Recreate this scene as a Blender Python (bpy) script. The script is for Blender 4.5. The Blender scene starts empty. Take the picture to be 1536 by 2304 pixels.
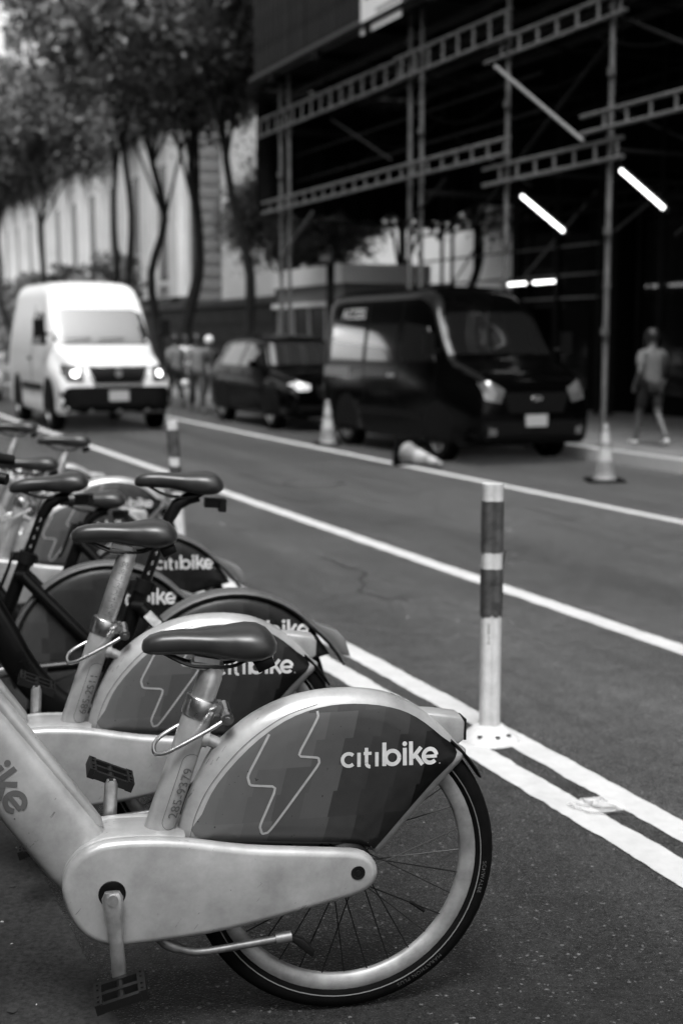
import bpy, bmesh, math, random
import numpy as np
from mathutils import Vector, Matrix
from mathutils.bvhtree import BVHTree

R_ = math.radians
rnd = random.Random(7)
sc = bpy.context.scene
COL = sc.collection

# ------------------------------------------------------------------ camera, sky, sun, exposure
CAM_H = 1.5
cam = bpy.data.cameras.new('camera')
cam.sensor_fit = 'VERTICAL'; cam.sensor_height = 36.0; cam.lens = 46.875
cam.clip_start = 0.05; cam.clip_end = 2000
cam.dof.use_dof = True; cam.dof.focus_distance = 2.93; cam.dof.aperture_fstop = 2.8
cam_ob = bpy.data.objects.new('camera', cam); COL.objects.link(cam_ob)
cam_ob.location = (0, 0, CAM_H); cam_ob.rotation_euler = (R_(90) - math.atan(397 / 3000), 0, 0)
sc.camera = cam_ob

SUN_EL, SUN_AZ = R_(62), R_(188)          # azimuth from +Y clockwise: behind the camera, a little left
world = bpy.data.worlds.new('World'); sc.world = world; world.use_nodes = True
wn = world.node_tree; wn.nodes.clear()
wo = wn.nodes.new('ShaderNodeOutputWorld'); wb = wn.nodes.new('ShaderNodeBackground')
ws = wn.nodes.new('ShaderNodeTexSky'); ws.sky_type = 'NISHITA'; ws.sun_disc = False
ws.sun_elevation = SUN_EL; ws.sun_rotation = SUN_AZ; ws.dust_density = 4.0; ws.ozone_density = 1.0
wbw = wn.nodes.new('ShaderNodeRGBToBW')
wn.links.new(ws.outputs[0], wbw.inputs[0]); wn.links.new(wbw.outputs[0], wb.inputs[0])
wb.inputs[1].default_value = 0.13
wn.links.new(wb.outputs[0], wo.inputs[0])
sun = bpy.data.lights.new('sun', 'SUN'); sun.energy = 1.5; sun.angle = R_(22); sun.color = (1, 1, 1)
sun_ob = bpy.data.objects.new('sun', sun); COL.objects.link(sun_ob)
sd = Vector((math.sin(SUN_AZ) * math.cos(SUN_EL), math.cos(SUN_AZ) * math.cos(SUN_EL), math.sin(SUN_EL)))
sun_ob.rotation_euler = sd.to_track_quat('Z', 'Y').to_euler()
sc.view_settings.view_transform = 'Standard'; sc.view_settings.look = 'None'
sc.view_settings.exposure = 1.3; sc.view_settings.gamma = 1.0
sc.view_settings.use_curve_mapping = False
sc.cycles.max_bounces = 6; sc.cycles.diffuse_bounces = 3; sc.cycles.glossy_bounces = 3
sc.cycles.transmission_bounces = 4; sc.cycles.transparent_max_bounces = 8
sc.cycles.use_denoising = True
sc.cycles.caustics_reflective = False; sc.cycles.caustics_refractive = False

# street frame: s runs along the street away from the camera, t to the right across it
PHI = R_(23.056)
RD = Vector((-math.sin(PHI), math.cos(PHI), 0)); ND = Vector((math.cos(PHI), math.sin(PHI), 0))
def W(s, t, z=0.0): return RD * s + ND * t + Vector((0, 0, z))
ROT_STREET = PHI                       # local +Y runs down the street, local +X across it
ROT_VEH = PHI + R_(90)                 # local +X runs down the street (away), local +Y towards the bikes

# ------------------------------------------------------------------ materials (all grey: a black and white picture)
MATS = {}
def mat(name, v, rough=0.5, metal=0.0, noise=None, bump=None, spec=0.5, coat=0.0, emit=0.0, rnoise=0.0, alpha=None, trans=0.0, ior=None):
    """noise=(scale, amount[, detail]) varies the base colour; bump=(scale, strength, distance)"""
    if name in MATS: return MATS[name]
    m = bpy.data.materials.new(name); m.use_nodes = True; MATS[name] = m
    nt = m.node_tree; b = nt.nodes['Principled BSDF']
    b.inputs['Base Color'].default_value = (v, v, v, 1)
    b.inputs['Roughness'].default_value = rough; b.inputs['Metallic'].default_value = metal
    b.inputs['Specular IOR Level'].default_value = spec
    b.inputs['Coat Weight'].default_value = coat; b.inputs['Coat Roughness'].default_value = 0.08
    b.inputs['Transmission Weight'].default_value = trans
    if emit:
        b.inputs['Emission Color'].default_value = (1, 1, 1, 1); b.inputs['Emission Strength'].default_value = emit
    if ior: b.inputs['IOR'].default_value = ior
    if alpha is not None: b.inputs['Alpha'].default_value = alpha
    tc = nt.nodes.new('ShaderNodeTexCoord')
    if noise:
        n = nt.nodes.new('ShaderNodeTexNoise'); n.inputs['Scale'].default_value = noise[0]
        n.inputs['Detail'].default_value = noise[2] if len(noise) > 2 else 6; n.inputs['Roughness'].default_value = 0.65
        nt.links.new(tc.outputs['Object'], n.inputs['Vector'])
        mr = nt.nodes.new('ShaderNodeMapRange')
        mr.inputs['From Min'].default_value = 0.3; mr.inputs['From Max'].default_value = 0.7
        mr.inputs['To Min'].default_value = v * (1 - noise[1]); mr.inputs['To Max'].default_value = v * (1 + noise[1])
        nt.links.new(n.outputs['Fac'], mr.inputs['Value']); nt.links.new(mr.outputs[0], b.inputs['Base Color'])
        if rnoise:
            m2 = nt.nodes.new('ShaderNodeMapRange')
            m2.inputs['To Min'].default_value = max(0.02, rough - rnoise); m2.inputs['To Max'].default_value = min(1, rough + rnoise)
            nt.links.new(n.outputs['Fac'], m2.inputs['Value']); nt.links.new(m2.outputs[0], b.inputs['Roughness'])
    if bump:
        n = nt.nodes.new('ShaderNodeTexNoise'); n.inputs['Scale'].default_value = bump[0]; n.inputs['Detail'].default_value = 4
        nt.links.new(tc.outputs['Object'], n.inputs['Vector'])
        bp = nt.nodes.new('ShaderNodeBump'); bp.inputs['Strength'].default_value = bump[1]; bp.inputs['Distance'].default_value = bump[2]
        nt.links.new(n.outputs['Fac'], bp.inputs['Height']); nt.links.new(bp.outputs[0], b.inputs['Normal'])
    return m

def math_node(nt, op, a=None, b=None):
    n = nt.nodes.new('ShaderNodeMath'); n.operation = op
    for i, x in enumerate((a, b)):
        if x is None: continue
        if isinstance(x, (int, float)): n.inputs[i].default_value = x
        else: nt.links.new(x, n.inputs[i])
    return n.outputs[0]

def asphalt_mat():
    """worn asphalt: stones, pits, darker strip by the docks, paler lanes with traffic-polished streaks, stains and dusty scuffs"""
    m = bpy.data.materials.new('asphalt'); m.use_nodes = True; nt = m.node_tree; b = nt.nodes['Principled BSDF']
    tc = nt.nodes.new('ShaderNodeTexCoord'); co = tc.outputs['Object']
    mp = nt.nodes.new('ShaderNodeMapping'); mp.inputs['Rotation'].default_value = (0, 0, -R_(23.056)); nt.links.new(co, mp.inputs['Vector'])
    st = mp.outputs[0]                                   # x = across the street, y = along it
    def noise(scale, detail=3, rough=.6, vec=co, sc=None):
        if sc:
            q = nt.nodes.new('ShaderNodeMapping'); q.inputs['Scale'].default_value = sc; nt.links.new(vec, q.inputs['Vector']); vec = q.outputs[0]
        n = nt.nodes.new('ShaderNodeTexNoise'); n.inputs['Scale'].default_value = scale; n.inputs['Detail'].default_value = detail
        n.inputs['Roughness'].default_value = rough; nt.links.new(vec, n.inputs['Vector']); return n.outputs['Fac']
    def mrange(x, a, b_, c, d):
        n = nt.nodes.new('ShaderNodeMapRange'); n.interpolation_type = 'SMOOTHSTEP'
        for k, q in zip(('From Min', 'From Max', 'To Min', 'To Max'), (a, b_, c, d)): n.inputs[k].default_value = q
        nt.links.new(x, n.inputs['Value']); return n.outputs[0]
    mul = lambda a, b_: math_node(nt, 'MULTIPLY', a, b_); add = lambda a, b_: math_node(nt, 'ADD', a, b_)
    v = nt.nodes.new('ShaderNodeTexVoronoi'); v.inputs['Scale'].default_value = 150; nt.links.new(co, v.inputs['Vector'])
    sep = nt.nodes.new('ShaderNodeSeparateColor'); nt.links.new(v.outputs['Color'], sep.inputs[0])
    sx = nt.nodes.new('ShaderNodeSeparateXYZ'); nt.links.new(st, sx.inputs[0])
    grain = noise(210, 2); mid = noise(9, 5); patch_ = noise(55, 4, .7); big = noise(.8, 5)
    stain = noise(1.3, 6, .65); streak = noise(1.6, 5, .6, st, (1.0, .10, 1))
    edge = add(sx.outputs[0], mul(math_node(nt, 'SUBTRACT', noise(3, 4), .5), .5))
    lane = mrange(edge, 1.7, 2.9, .31, 1.0)              # colour darker towards the docks
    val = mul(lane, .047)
    val = mul(val, add(.25, mul(grain, 1.5)))
    val = mul(val, mrange(patch_, .30, .70, .62, 1.38)); val = mul(val, mrange(mid, .3, .7, .78, 1.22))
    val = mul(val, mrange(streak, .32, .68, .66, 1.34)); val = mul(val, mrange(big, .3, .7, .86, 1.14))
    val = mul(val, mrange(stain, .56, .70, 1.0, .55))
    pit = mrange(sep.outputs[1], .0, .22, .30, 1.0); val = mul(val, pit)
    fl = mul(math_node(nt, 'GREATER_THAN', sep.outputs[0], .972), mul(sep.outputs[2], .09))
    dust = mul(mrange(noise(2.2, 7, .72), .64, .80, 0, .05), grain)
    val = add(add(val, fl), dust)
    nt.links.new(math_node(nt, 'MAXIMUM', val, .003), b.inputs['Base Color'])
    b.inputs['Roughness'].default_value = .75; b.inputs['Specular IOR Level'].default_value = .25
    b.inputs['Sheen Weight'].default_value = .85; b.inputs['Sheen Roughness'].default_value = .15    # pale road dust, brightest at a glancing angle
    bp = nt.nodes.new('ShaderNodeBump'); bp.inputs['Strength'].default_value = .6; bp.inputs['Distance'].default_value = .004
    nt.links.new(add(v.outputs['Distance'], mul(grain, .6)), bp.inputs['Height']); nt.links.new(bp.outputs[0], b.inputs['Normal'])
    return m

def paint_line_mat():
    """thermoplastic road paint, worn through in places and scuffed"""
    m = bpy.data.materials.new('road_paint'); m.use_nodes = True; nt = m.node_tree; b = nt.nodes['Principled BSDF']
    tc = nt.nodes.new('ShaderNodeTexCoord'); co = tc.outputs['Object']
    def noise(scale, detail=4):
        n = nt.nodes.new('ShaderNodeTexNoise'); n.inputs['Scale'].default_value = scale; n.inputs['Detail'].default_value = detail
        n.inputs['Roughness'].default_value = .65; nt.links.new(co, n.inputs['Vector']); return n.outputs['Fac']
    a = noise(4); g = noise(120); c = noise(28, 6)
    wear = math_node(nt, 'GREATER_THAN', math_node(nt, 'ADD', math_node(nt, 'MULTIPLY', g, .55), math_node(nt, 'MULTIPLY', c, .45)), .655)
    val = math_node(nt, 'ADD', .46, math_node(nt, 'MULTIPLY', math_node(nt, 'SUBTRACT', a, .5), .22))
    val = math_node(nt, 'ADD', val, math_node(nt, 'MULTIPLY', math_node(nt, 'SUBTRACT', c, .5), .16))
    val = math_node(nt, 'MULTIPLY', val, math_node(nt, 'SUBTRACT', 1, math_node(nt, 'MULTIPLY', wear, .7)))
    nt.links.new(val, b.inputs['Base Color']); b.inputs['Roughness'].default_value = .65
    bp = nt.nodes.new('ShaderNodeBump'); bp.inputs['Strength'].default_value = .4; bp.inputs['Distance'].default_value = .002
    nt.links.new(g, bp.inputs['Height']); nt.links.new(bp.outputs[0], b.inputs['Normal'])
    return m

def scuffed_paint(name, v, rough=.38, streak=.5):
    """painted metal with grime clouds, short dark scratches and small chips"""
    m = bpy.data.materials.new(name); m.use_nodes = True; nt = m.node_tree; b = nt.nodes['Principled BSDF']
    tc = nt.nodes.new('ShaderNodeTexCoord'); co = tc.outputs['Object']
    def noise(scale, detail=5, vec=co, rough=.6):
        n = nt.nodes.new('ShaderNodeTexNoise'); n.inputs['Scale'].default_value = scale; n.inputs['Detail'].default_value = detail
        n.inputs['Roughness'].default_value = rough; nt.links.new(vec, n.inputs['Vector']); return n.outputs['Fac']
    mp0 = nt.nodes.new('ShaderNodeMapping'); mp0.inputs['Rotation'].default_value = (0, R_(-38), 0); nt.links.new(co, mp0.inputs['Vector'])
    mp = nt.nodes.new('ShaderNodeMapping'); mp.inputs['Scale'].default_value = (1, 1, .07); nt.links.new(mp0.outputs[0], mp.inputs['Vector'])
    grime = noise(6.5, 8, co, .7); scr = noise(150, 3, mp.outputs[0]); mask = noise(14, 4); chips = noise(95, 3)
    g = math_node(nt, 'MULTIPLY', math_node(nt, 'SUBTRACT', grime, .5), v * 1.5)
    s = math_node(nt, 'MULTIPLY', math_node(nt, 'GREATER_THAN', scr, .645), math_node(nt, 'GREATER_THAN', mask, .585))
    c = math_node(nt, 'MULTIPLY', math_node(nt, 'GREATER_THAN', chips, .745), math_node(nt, 'GREATER_THAN', grime, .5))
    val = math_node(nt, 'ADD', v, g)
    val = math_node(nt, 'MULTIPLY', val, math_node(nt, 'SUBTRACT', 1, math_node(nt, 'MULTIPLY', s, streak)))
    val = math_node(nt, 'MULTIPLY', val, math_node(nt, 'SUBTRACT', 1, math_node(nt, 'MULTIPLY', c, .75)))
    nt.links.new(val, b.inputs['Base Color'])
    rr = math_node(nt, 'ADD', rough, math_node(nt, 'MULTIPLY', math_node(nt, 'SUBTRACT', grime, .5), .4))
    nt.links.new(rr, b.inputs['Roughness'])
    return m

def decal_mat(name, lo_x, hi_x, left, right, slant, cell=.062):
    """printed skirt panel: stepped grey blocks that go from mid grey in front to near black behind"""
    m = bpy.data.materials.new(name); m.use_nodes = True; nt = m.node_tree; b = nt.nodes['Principled BSDF']
    tc = nt.nodes.new('ShaderNodeTexCoord')
    sx = nt.nodes.new('ShaderNodeSeparateXYZ'); nt.links.new(tc.outputs['Object'], sx.inputs[0])
    x, z = sx.outputs[0], sx.outputs[2]
    u = math_node(nt, 'SUBTRACT', x, math_node(nt, 'MULTIPLY', z, slant))
    row = math_node(nt, 'FLOOR', math_node(nt, 'DIVIDE', z, .058))
    wn1 = nt.nodes.new('ShaderNodeTexWhiteNoise'); wn1.noise_dimensions = '1D'; nt.links.new(row, wn1.inputs['W'])
    uu = math_node(nt, 'ADD', math_node(nt, 'DIVIDE', u, cell), math_node(nt, 'MULTIPLY', wn1.outputs['Value'], .9))
    colm = math_node(nt, 'FLOOR', uu)
    cb = nt.nodes.new('ShaderNodeCombineXYZ'); nt.links.new(colm, cb.inputs[0]); nt.links.new(math_node(nt, 'FLOOR', math_node(nt, 'DIVIDE', row, 2.0)), cb.inputs[1])
    wn2 = nt.nodes.new('ShaderNodeTexWhiteNoise'); wn2.noise_dimensions = '3D'; nt.links.new(cb.outputs[0], wn2.inputs['Vector'])
    mr = nt.nodes.new('ShaderNodeMapRange'); mr.interpolation_type = 'LINEAR'
    mr.inputs['From Min'].default_value = lo_x; mr.inputs['From Max'].default_value = hi_x
    mr.inputs['To Min'].default_value = left; mr.inputs['To Max'].default_value = right
    nt.links.new(math_node(nt, 'MULTIPLY', colm, cell), mr.inputs['Value'])
    jit = math_node(nt, 'ADD', .66, math_node(nt, 'MULTIPLY', wn2.outputs['Value'], .68))
    val = math_node(nt, 'MULTIPLY', mr.outputs[0], jit)
    n = nt.nodes.new('ShaderNodeTexNoise'); n.inputs['Scale'].default_value = 46; n.inputs['Detail'].default_value = 4
    nt.links.new(tc.outputs['Object'], n.inputs['Vector'])
    n2 = nt.nodes.new('ShaderNodeTexNoise'); n2.inputs['Scale'].default_value = 130; n2.inputs['Detail'].default_value = 2
    nt.links.new(tc.outputs['Object'], n2.inputs['Vector'])
    chip = math_node(nt, 'MULTIPLY', math_node(nt, 'GREATER_THAN', n2.outputs['Fac'], .70), math_node(nt, 'GREATER_THAN', n.outputs['Fac'], .58))
    val = math_node(nt, 'MULTIPLY', val, math_node(nt, 'SUBTRACT', 1, math_node(nt, 'MULTIPLY', chip, .8)))
    val = math_node(nt, 'ADD', val, math_node(nt, 'MULTIPLY', math_node(nt, 'SUBTRACT', n.outputs['Fac'], .5), .012))
    nt.links.new(math_node(nt, 'MAXIMUM', val, .0015), b.inputs['Base Color']); b.inputs['Specular IOR Level'].default_value = .28
    rr = math_node(nt, 'ADD', .27, math_node(nt, 'MULTIPLY', n.outputs['Fac'], .22)); nt.links.new(rr, b.inputs['Roughness'])
    return m

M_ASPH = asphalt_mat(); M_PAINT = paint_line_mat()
M_SILV = scuffed_paint('silver_paint', .365, .34); M_SILV.node_tree.nodes['Principled BSDF'].inputs['Metallic'].default_value = .35
M_BLKP = scuffed_paint('black_frame_paint', .003, .32, .2); M_BLKP.node_tree.nodes['Principled BSDF'].inputs['Specular IOR Level'].default_value = .3
M_GREYF = scuffed_paint('grey_fender_plastic', .075, .5, .3)
M_DEC_E = decal_mat('skirt_print_slanted', -.48, .05, .108, .002, .24)
M_DEC_D = decal_mat('skirt_print_square', -.36, .18, .050, .004, .0, .085)
M_WHITE = mat('white_vinyl', .50, .4, noise=(60, .12))
M_BOLT = mat('pale_print', .30, .4, noise=(60, .15))
M_INK = mat('grey_ink', .09, .5)
M_INKL = mat('pale_ink', .30, .5)
M_RUB = mat('tyre_rubber', .003, .85, spec=.08, bump=(300, .3, .001), noise=(30, .4))
M_RUBLET = mat('tyre_lettering', .06, .7)
M_REFL = mat('reflective_line', .14, .4)
M_RIM = mat('rim_alloy', .30, .50, metal=.6, noise=(18, .3), rnoise=.15)
M_CHROME = mat('brushed_steel', .55, .3, metal=1.0, noise=(40, .2), rnoise=.12, bump=(200, .05, .0005))
M_ALU = mat('satin_aluminium', .50, .38, metal=.9, noise=(25, .25), rnoise=.15)
M_SPOKE = mat('dark_spoke', .02, .4, metal=.8)
M_BLK = mat('black_plastic', .004, .5, spec=.25, noise=(30, .3))
M_SADDLE = mat('saddle_vinyl', .018, .36, noise=(20, .3), rnoise=.08, bump=(450, .12, .0006))
_b = M_SADDLE.node_tree.nodes['Principled BSDF']; _b.inputs['Sheen Weight'].default_value = .12; _b.inputs['Sheen Roughness'].default_value = .4
M_CLEARP = mat('clear_film', .7, .12, trans=.85)
M_CONC = mat('concrete', .026, .85, noise=(70, .55), bump=(220, .5, .003), spec=.2)
M_SIDEW = mat('sidewalk_concrete', .13, .85, noise=(2, .25), bump=(90, .3, .003))
M_CURB = mat('granite_kerb', .32, .7, noise=(30, .25))
M_POSTW = mat('white_delineator_plastic', .50, .45, noise=(14, .2), rnoise=.1)
M_BAND = mat('reflective_band', .05, .42, noise=(22, .55), rnoise=.12)
M_GRIME = mat('dark_grime', .03, .8, noise=(40, .5))
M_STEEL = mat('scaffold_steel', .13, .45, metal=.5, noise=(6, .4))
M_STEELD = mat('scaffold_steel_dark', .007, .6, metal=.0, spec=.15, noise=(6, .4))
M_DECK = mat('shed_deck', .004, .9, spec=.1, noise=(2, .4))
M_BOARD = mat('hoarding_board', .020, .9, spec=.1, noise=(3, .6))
M_LIGHT = mat('lit_tube', .9, .4, emit=2.2)
M_GLOBE = mat('lit_globe', .9, .4, emit=1.0)
M_GLASS = mat('dark_glass', .004, .06, spec=.3)
M_GLASSR = mat('windscreen_glass', .006, .03, spec=1.0, coat=1.0)
M_VANW = mat('white_van_paint', .66, .28, coat=.6, noise=(3, .05))
M_VANB = mat('black_van_paint', .0008, .14, spec=.12, coat=.04)
M_CARB = mat('black_car_paint', .0008, .14, spec=.12, coat=.04)
M_CARS = mat('silver_car_paint', .45, .3, coat=.6)
M_TRIM = mat('vehicle_trim', .003, .6, spec=.12)
M_LAMP = mat('headlamp_glass', .08, .15, spec=.8, coat=1.0)
M_LAMPON = mat('lit_headlamp', .9, .3, emit=2.5)
M_PLATE = mat('licence_plate', .30, .4)
M_CONE = mat('cone_plastic', .17, .55, noise=(9, .3))
M_CONEB = mat('cone_band', .32, .4, noise=(12, .2))
M_BARK = mat('bark', .022, .9, noise=(6, .4), bump=(20, .6, .02))
M_LEAF = mat('leaf', .125, .45, noise=(.9, .75))
M_STONE = mat('pale_stone', .58, .8, noise=(.5, .12), bump=(8, .2, .02))
M_STONED = mat('grey_and_shaded_stone', .11, .8, noise=(.8, .3), bump=(8, .3, .02))
M_ENT = mat('weathered_entablature', .045, .85, noise=(.5, .35))
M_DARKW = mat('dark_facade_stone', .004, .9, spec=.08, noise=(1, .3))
M_TERR = mat('terrace_stone', .055, .85, noise=(.8, .3))
M_FAR = mat('far_pale_facade', .60, .8, noise=(.3, .12))
M_WIN = mat('far_window_glass', .05, .15, spec=.6)
M_BANNER = mat('banner_vinyl', .62, .6)
M_SKIN = mat('skin', .07, .5); M_HAIR = mat('hair', .012, .5)
M_SHIRT = mat('grey_cotton', .10, .9, noise=(12, .15)); M_SHORT = mat('black_cotton', .012, .9)
M_CLOTHW = mat('white_cotton', .62, .9); M_CLOTHD = mat('dark_cotton', .025, .9); M_CLOTHM = mat('mid_cotton', .12, .9)

# ------------------------------------------------------------------ mesh helpers
class MB:
    def __init__(self): self.v = []; self.f = []
    def add(self, vs, fs):
        n = len(self.v); self.v += [tuple(p) for p in vs]; self.f += [tuple(i + n for i in q) for q in fs]; return self
    def box(self, c, s, rot=None):
        hx, hy, hz = (q / 2 for q in s)
        vs = [Vector((a * hx, b * hy, d * hz)) for a in (-1, 1) for b in (-1, 1) for d in (-1, 1)]
        if rot is not None: vs = [rot @ p for p in vs]
        vs = [p + Vector(c) for p in vs]
        return self.add(vs, [(0, 1, 3, 2), (4, 6, 7, 5), (0, 4, 5, 1), (2, 3, 7, 6), (0, 2, 6, 4), (1, 5, 7, 3)])
    def bar(self, p, q, r, n=8, r2=None):
        return self.tube([p, q], [r, r if r2 is None else r2], n)
    def tube(self, pts, rad, n=10, up=None, pw=2.0, closed=False):
        """sweep; rad = number | list of numbers | list of (a, b): half sizes across and along 'up' (superellipse power pw)"""
        pts = [Vector(p) for p in pts]; N = len(pts)
        if not isinstance(rad, (list, tuple)): rad = [rad] * N
        rings = []; ref = Vector(up) if up else None
        for i, p in enumerate(pts):
            if closed: d = pts[(i + 1) % N] - pts[i - 1]
            else: d = pts[min(i + 1, N - 1)] - pts[max(i - 1, 0)]
            d.normalize()
            if ref is None: ref = Vector((0, 0, 1)) if abs(d.z) < .9 else Vector((1, 0, 0))
            b = (ref - d * ref.dot(d)).normalized(); a = d.cross(b)
            if not up: ref = b
            ra, rb = rad[i] if isinstance(rad[i], (list, tuple)) else (rad[i], rad[i])
            ring = []
            for k in range(n):
                th = 2 * math.pi * k / n; cs, sn = math.cos(th), math.sin(th)
                cs = math.copysign(abs(cs) ** (2 / pw), cs); sn = math.copysign(abs(sn) ** (2 / pw), sn)
                ring.append(p + a * (ra * cs) + b * (rb * sn))
            rings.append(ring)
        vs = [q for r in rings for q in r]; fs = []
        for i in range(N if closed else N - 1):
            j = (i + 1) % N
            for k in range(n):
                l = (k + 1) % n; fs.append((i * n + k, i * n + l, j * n + l, j * n + k))
        if not closed: fs += [tuple(reversed(range(n))), tuple(range((N - 1) * n, N * n))]
        return self.add(vs, fs)
    def lathe(self, prof, n=24, axis='z', c=(0, 0, 0), closed=False):
        """prof = [(r, h)...] turned about the axis"""
        c = Vector(c); N = len(prof); vs = []
        for k in range(n):
            th = 2 * math.pi * k / n
            for r, h in prof:
                p = (r * math.cos(th), r * math.sin(th), h) if axis == 'z' else (r * math.cos(th), h, r * math.sin(th)) if axis == 'y' else (h, r * math.cos(th), r * math.sin(th))
                vs.append(c + Vector(p))
        fs = []
        for k in range(n):
            l = (k + 1) % n
            for i in range(N if closed else N - 1):
                j = (i + 1) % N; fs.append((k * N + i, k * N + j, l * N + j, l * N + i))
        if not closed:
            if prof[0][0] > 1e-6: fs.append(tuple(k * N for k in range(n)))
            if prof[-1][0] > 1e-6: fs.append(tuple(k * N + N - 1 for k in reversed(range(n))))
        return self.add(vs, fs)
    def slab(self, out, y0, y1, r=.01, seg=3):
        """outline in (x, z) made into a rounded plate between y0 (near) and y1"""
        out = ccw(out); N = len(out); nor = []
        for i in range(N):
            a = Vector(out[i]) - Vector(out[i - 1]); b = Vector(out[(i + 1) % N]) - Vector(out[i])
            a.normalize(); b.normalize(); d = (a + b)
            if d.length < 1e-6: d = a
            d.normalize(); nor.append((d.y, -d.x))
        loops = []
        for i in range(seg + 1):
            th = math.pi / 2 * i / seg; loops.append((r * (1 - math.sin(th)), y0 + r * (1 - math.cos(th))))
        for i in range(seg + 1):
            th = math.pi / 2 * i / seg; loops.append((r * (1 - math.cos(th)), y1 - r * (1 - math.sin(th))))
        vs = []
        for ins, y in loops:
            for p, q in zip(out, nor): vs.append((p[0] - q[0] * ins, y, p[1] - q[1] * ins))
        fs = []
        for j in range(len(loops) - 1):
            for i in range(N):
                k = (i + 1) % N; fs.append((j * N + i, j * N + k, (j + 1) * N + k, (j + 1) * N + i))
        fs.append(tuple(reversed(range(N)))); fs.append(tuple(range((len(loops) - 1) * N, len(loops) * N)))
        return self.add(vs, fs)
    def mesh(self, name, m, smooth=True, ang=40):
        me = bpy.data.meshes.new(name); me.from_pydata(self.v, [], self.f); me.validate()
        bm = bmesh.new(); bm.from_mesh(me); bmesh.ops.recalc_face_normals(bm, faces=bm.faces); bm.to_mesh(me); bm.free()
        if smooth: me.shade_smooth() if hasattr(me, 'shade_smooth') else None
        if smooth and ang: me.set_sharp_from_angle(angle=R_(ang))
        me.materials.append(m); return me
    def build(self, name, m, parent=None, smooth=True, ang=40):
        return link(name, self.mesh(name, m, smooth, ang), parent)

def ccw(out):
    a = sum(out[i - 1][0] * out[i][1] - out[i][0] * out[i - 1][1] for i in range(len(out)))
    return list(out) if a > 0 else list(reversed(out))
def link(name, data, parent=None):
    o = bpy.data.objects.new(name, data); COL.objects.link(o)
    if parent is not None: o.parent = parent
    return o
def tag(o, label, cat, group=None):
    o['label'] = label; o['category'] = cat
    if group: o['group'] = group
    return o
def structure(o): o['kind'] = 'structure'; return o
def thing(name, label, cat, loc, rz=0.0, group=None):
    o = bpy.data.objects.new(name, None); COL.objects.link(o); o.empty_display_size = .2
    o.location = loc; o.rotation_euler = (0, 0, rz); return tag(o, label, cat, group)
CACHE = {}
def cached(key, fn):
    if key not in CACHE: CACHE[key] = fn()
    return CACHE[key]
def smooth_loop(pts, n=4, closed=True):
    out = []; N = len(pts)
    rng = range(N) if closed else range(N - 1)
    for i in rng:
        g = lambda k: Vector(pts[k % N] if closed else pts[max(0, min(N - 1, k))])
        p0, p1, p2, p3 = g(i - 1), g(i), g(i + 1), g(i + 2)
        for k in range(n):
            t = k / n
            out.append(tuple(.5 * (2 * p1 + (p2 - p0) * t + (2 * p0 - 5 * p1 + 4 * p2 - p3) * t * t + (3 * p1 - p0 - 3 * p2 + p3) * t ** 3)))
    if not closed: out.append(tuple(pts[-1]))
    return out
def text2d(s, size=1.0, bold=0.0, spacing=1.0):
    """flat glyph faces of the built-in font: (verts2d, faces), left-aligned on the baseline"""
    key = ('txt', s, bold, spacing)
    if key not in CACHE:
        cu = bpy.data.curves.new('t', 'FONT'); cu.body = s; cu.size = 1; cu.offset = bold; cu.space_character = spacing
        cu.fill_mode = 'FRONT'; cu.resolution_u = 3
        ob = bpy.data.objects.new('t', cu); COL.objects.link(ob)
        me = bpy.data.meshes.new_from_object(ob.evaluated_get(bpy.context.evaluated_depsgraph_get()))
        CACHE[key] = ([(v.co.x, v.co.y) for v in me.vertices], [tuple(p.vertices) for p in me.polygons])
        bpy.data.objects.remove(ob); bpy.data.curves.remove(cu); bpy.data.meshes.remove(me)
    v, f = CACHE[key]
    return [(x * size, y * size) for x, y in v], f

# stroke lettering for the rounded two-word logo
def arc(cx, cy, r, a0, a1, n=14, ry=None):
    ry = r if ry is None else ry
    return [(cx + r * math.cos(R_(a0 + (a1 - a0) * i / n)), cy + ry * math.sin(R_(a0 + (a1 - a0) * i / n))) for i in range(n + 1)]
def seg(a, b, n=4): return [(a[0] + (b[0] - a[0]) * i / n, a[1] + (b[1] - a[1]) * i / n) for i in range(n + 1)]
def ribbon(path, w):
    L, Rr = [], []
    N = len(path)
    for i, p in enumerate(path):
        a = Vector(path[max(0, i - 1)]); b = Vector(path[min(N - 1, i + 1)]); d = (b - a).normalized()
        nx, ny = -d.y * w / 2, d.x * w / 2
        L.append((p[0] + nx, p[1] + ny)); Rr.append((p[0] - nx, p[1] - ny))
    v = L + Rr; f = [(i, i + 1, N + i + 1, N + i) for i in range(N - 1)]
    return v, f
def disc(cx, cy, r, n=12): return ([(cx + r * math.cos(2 * math.pi * i / n), cy + r * math.sin(2 * math.pi * i / n)) for i in range(n)], [tuple(range(n))])
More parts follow.
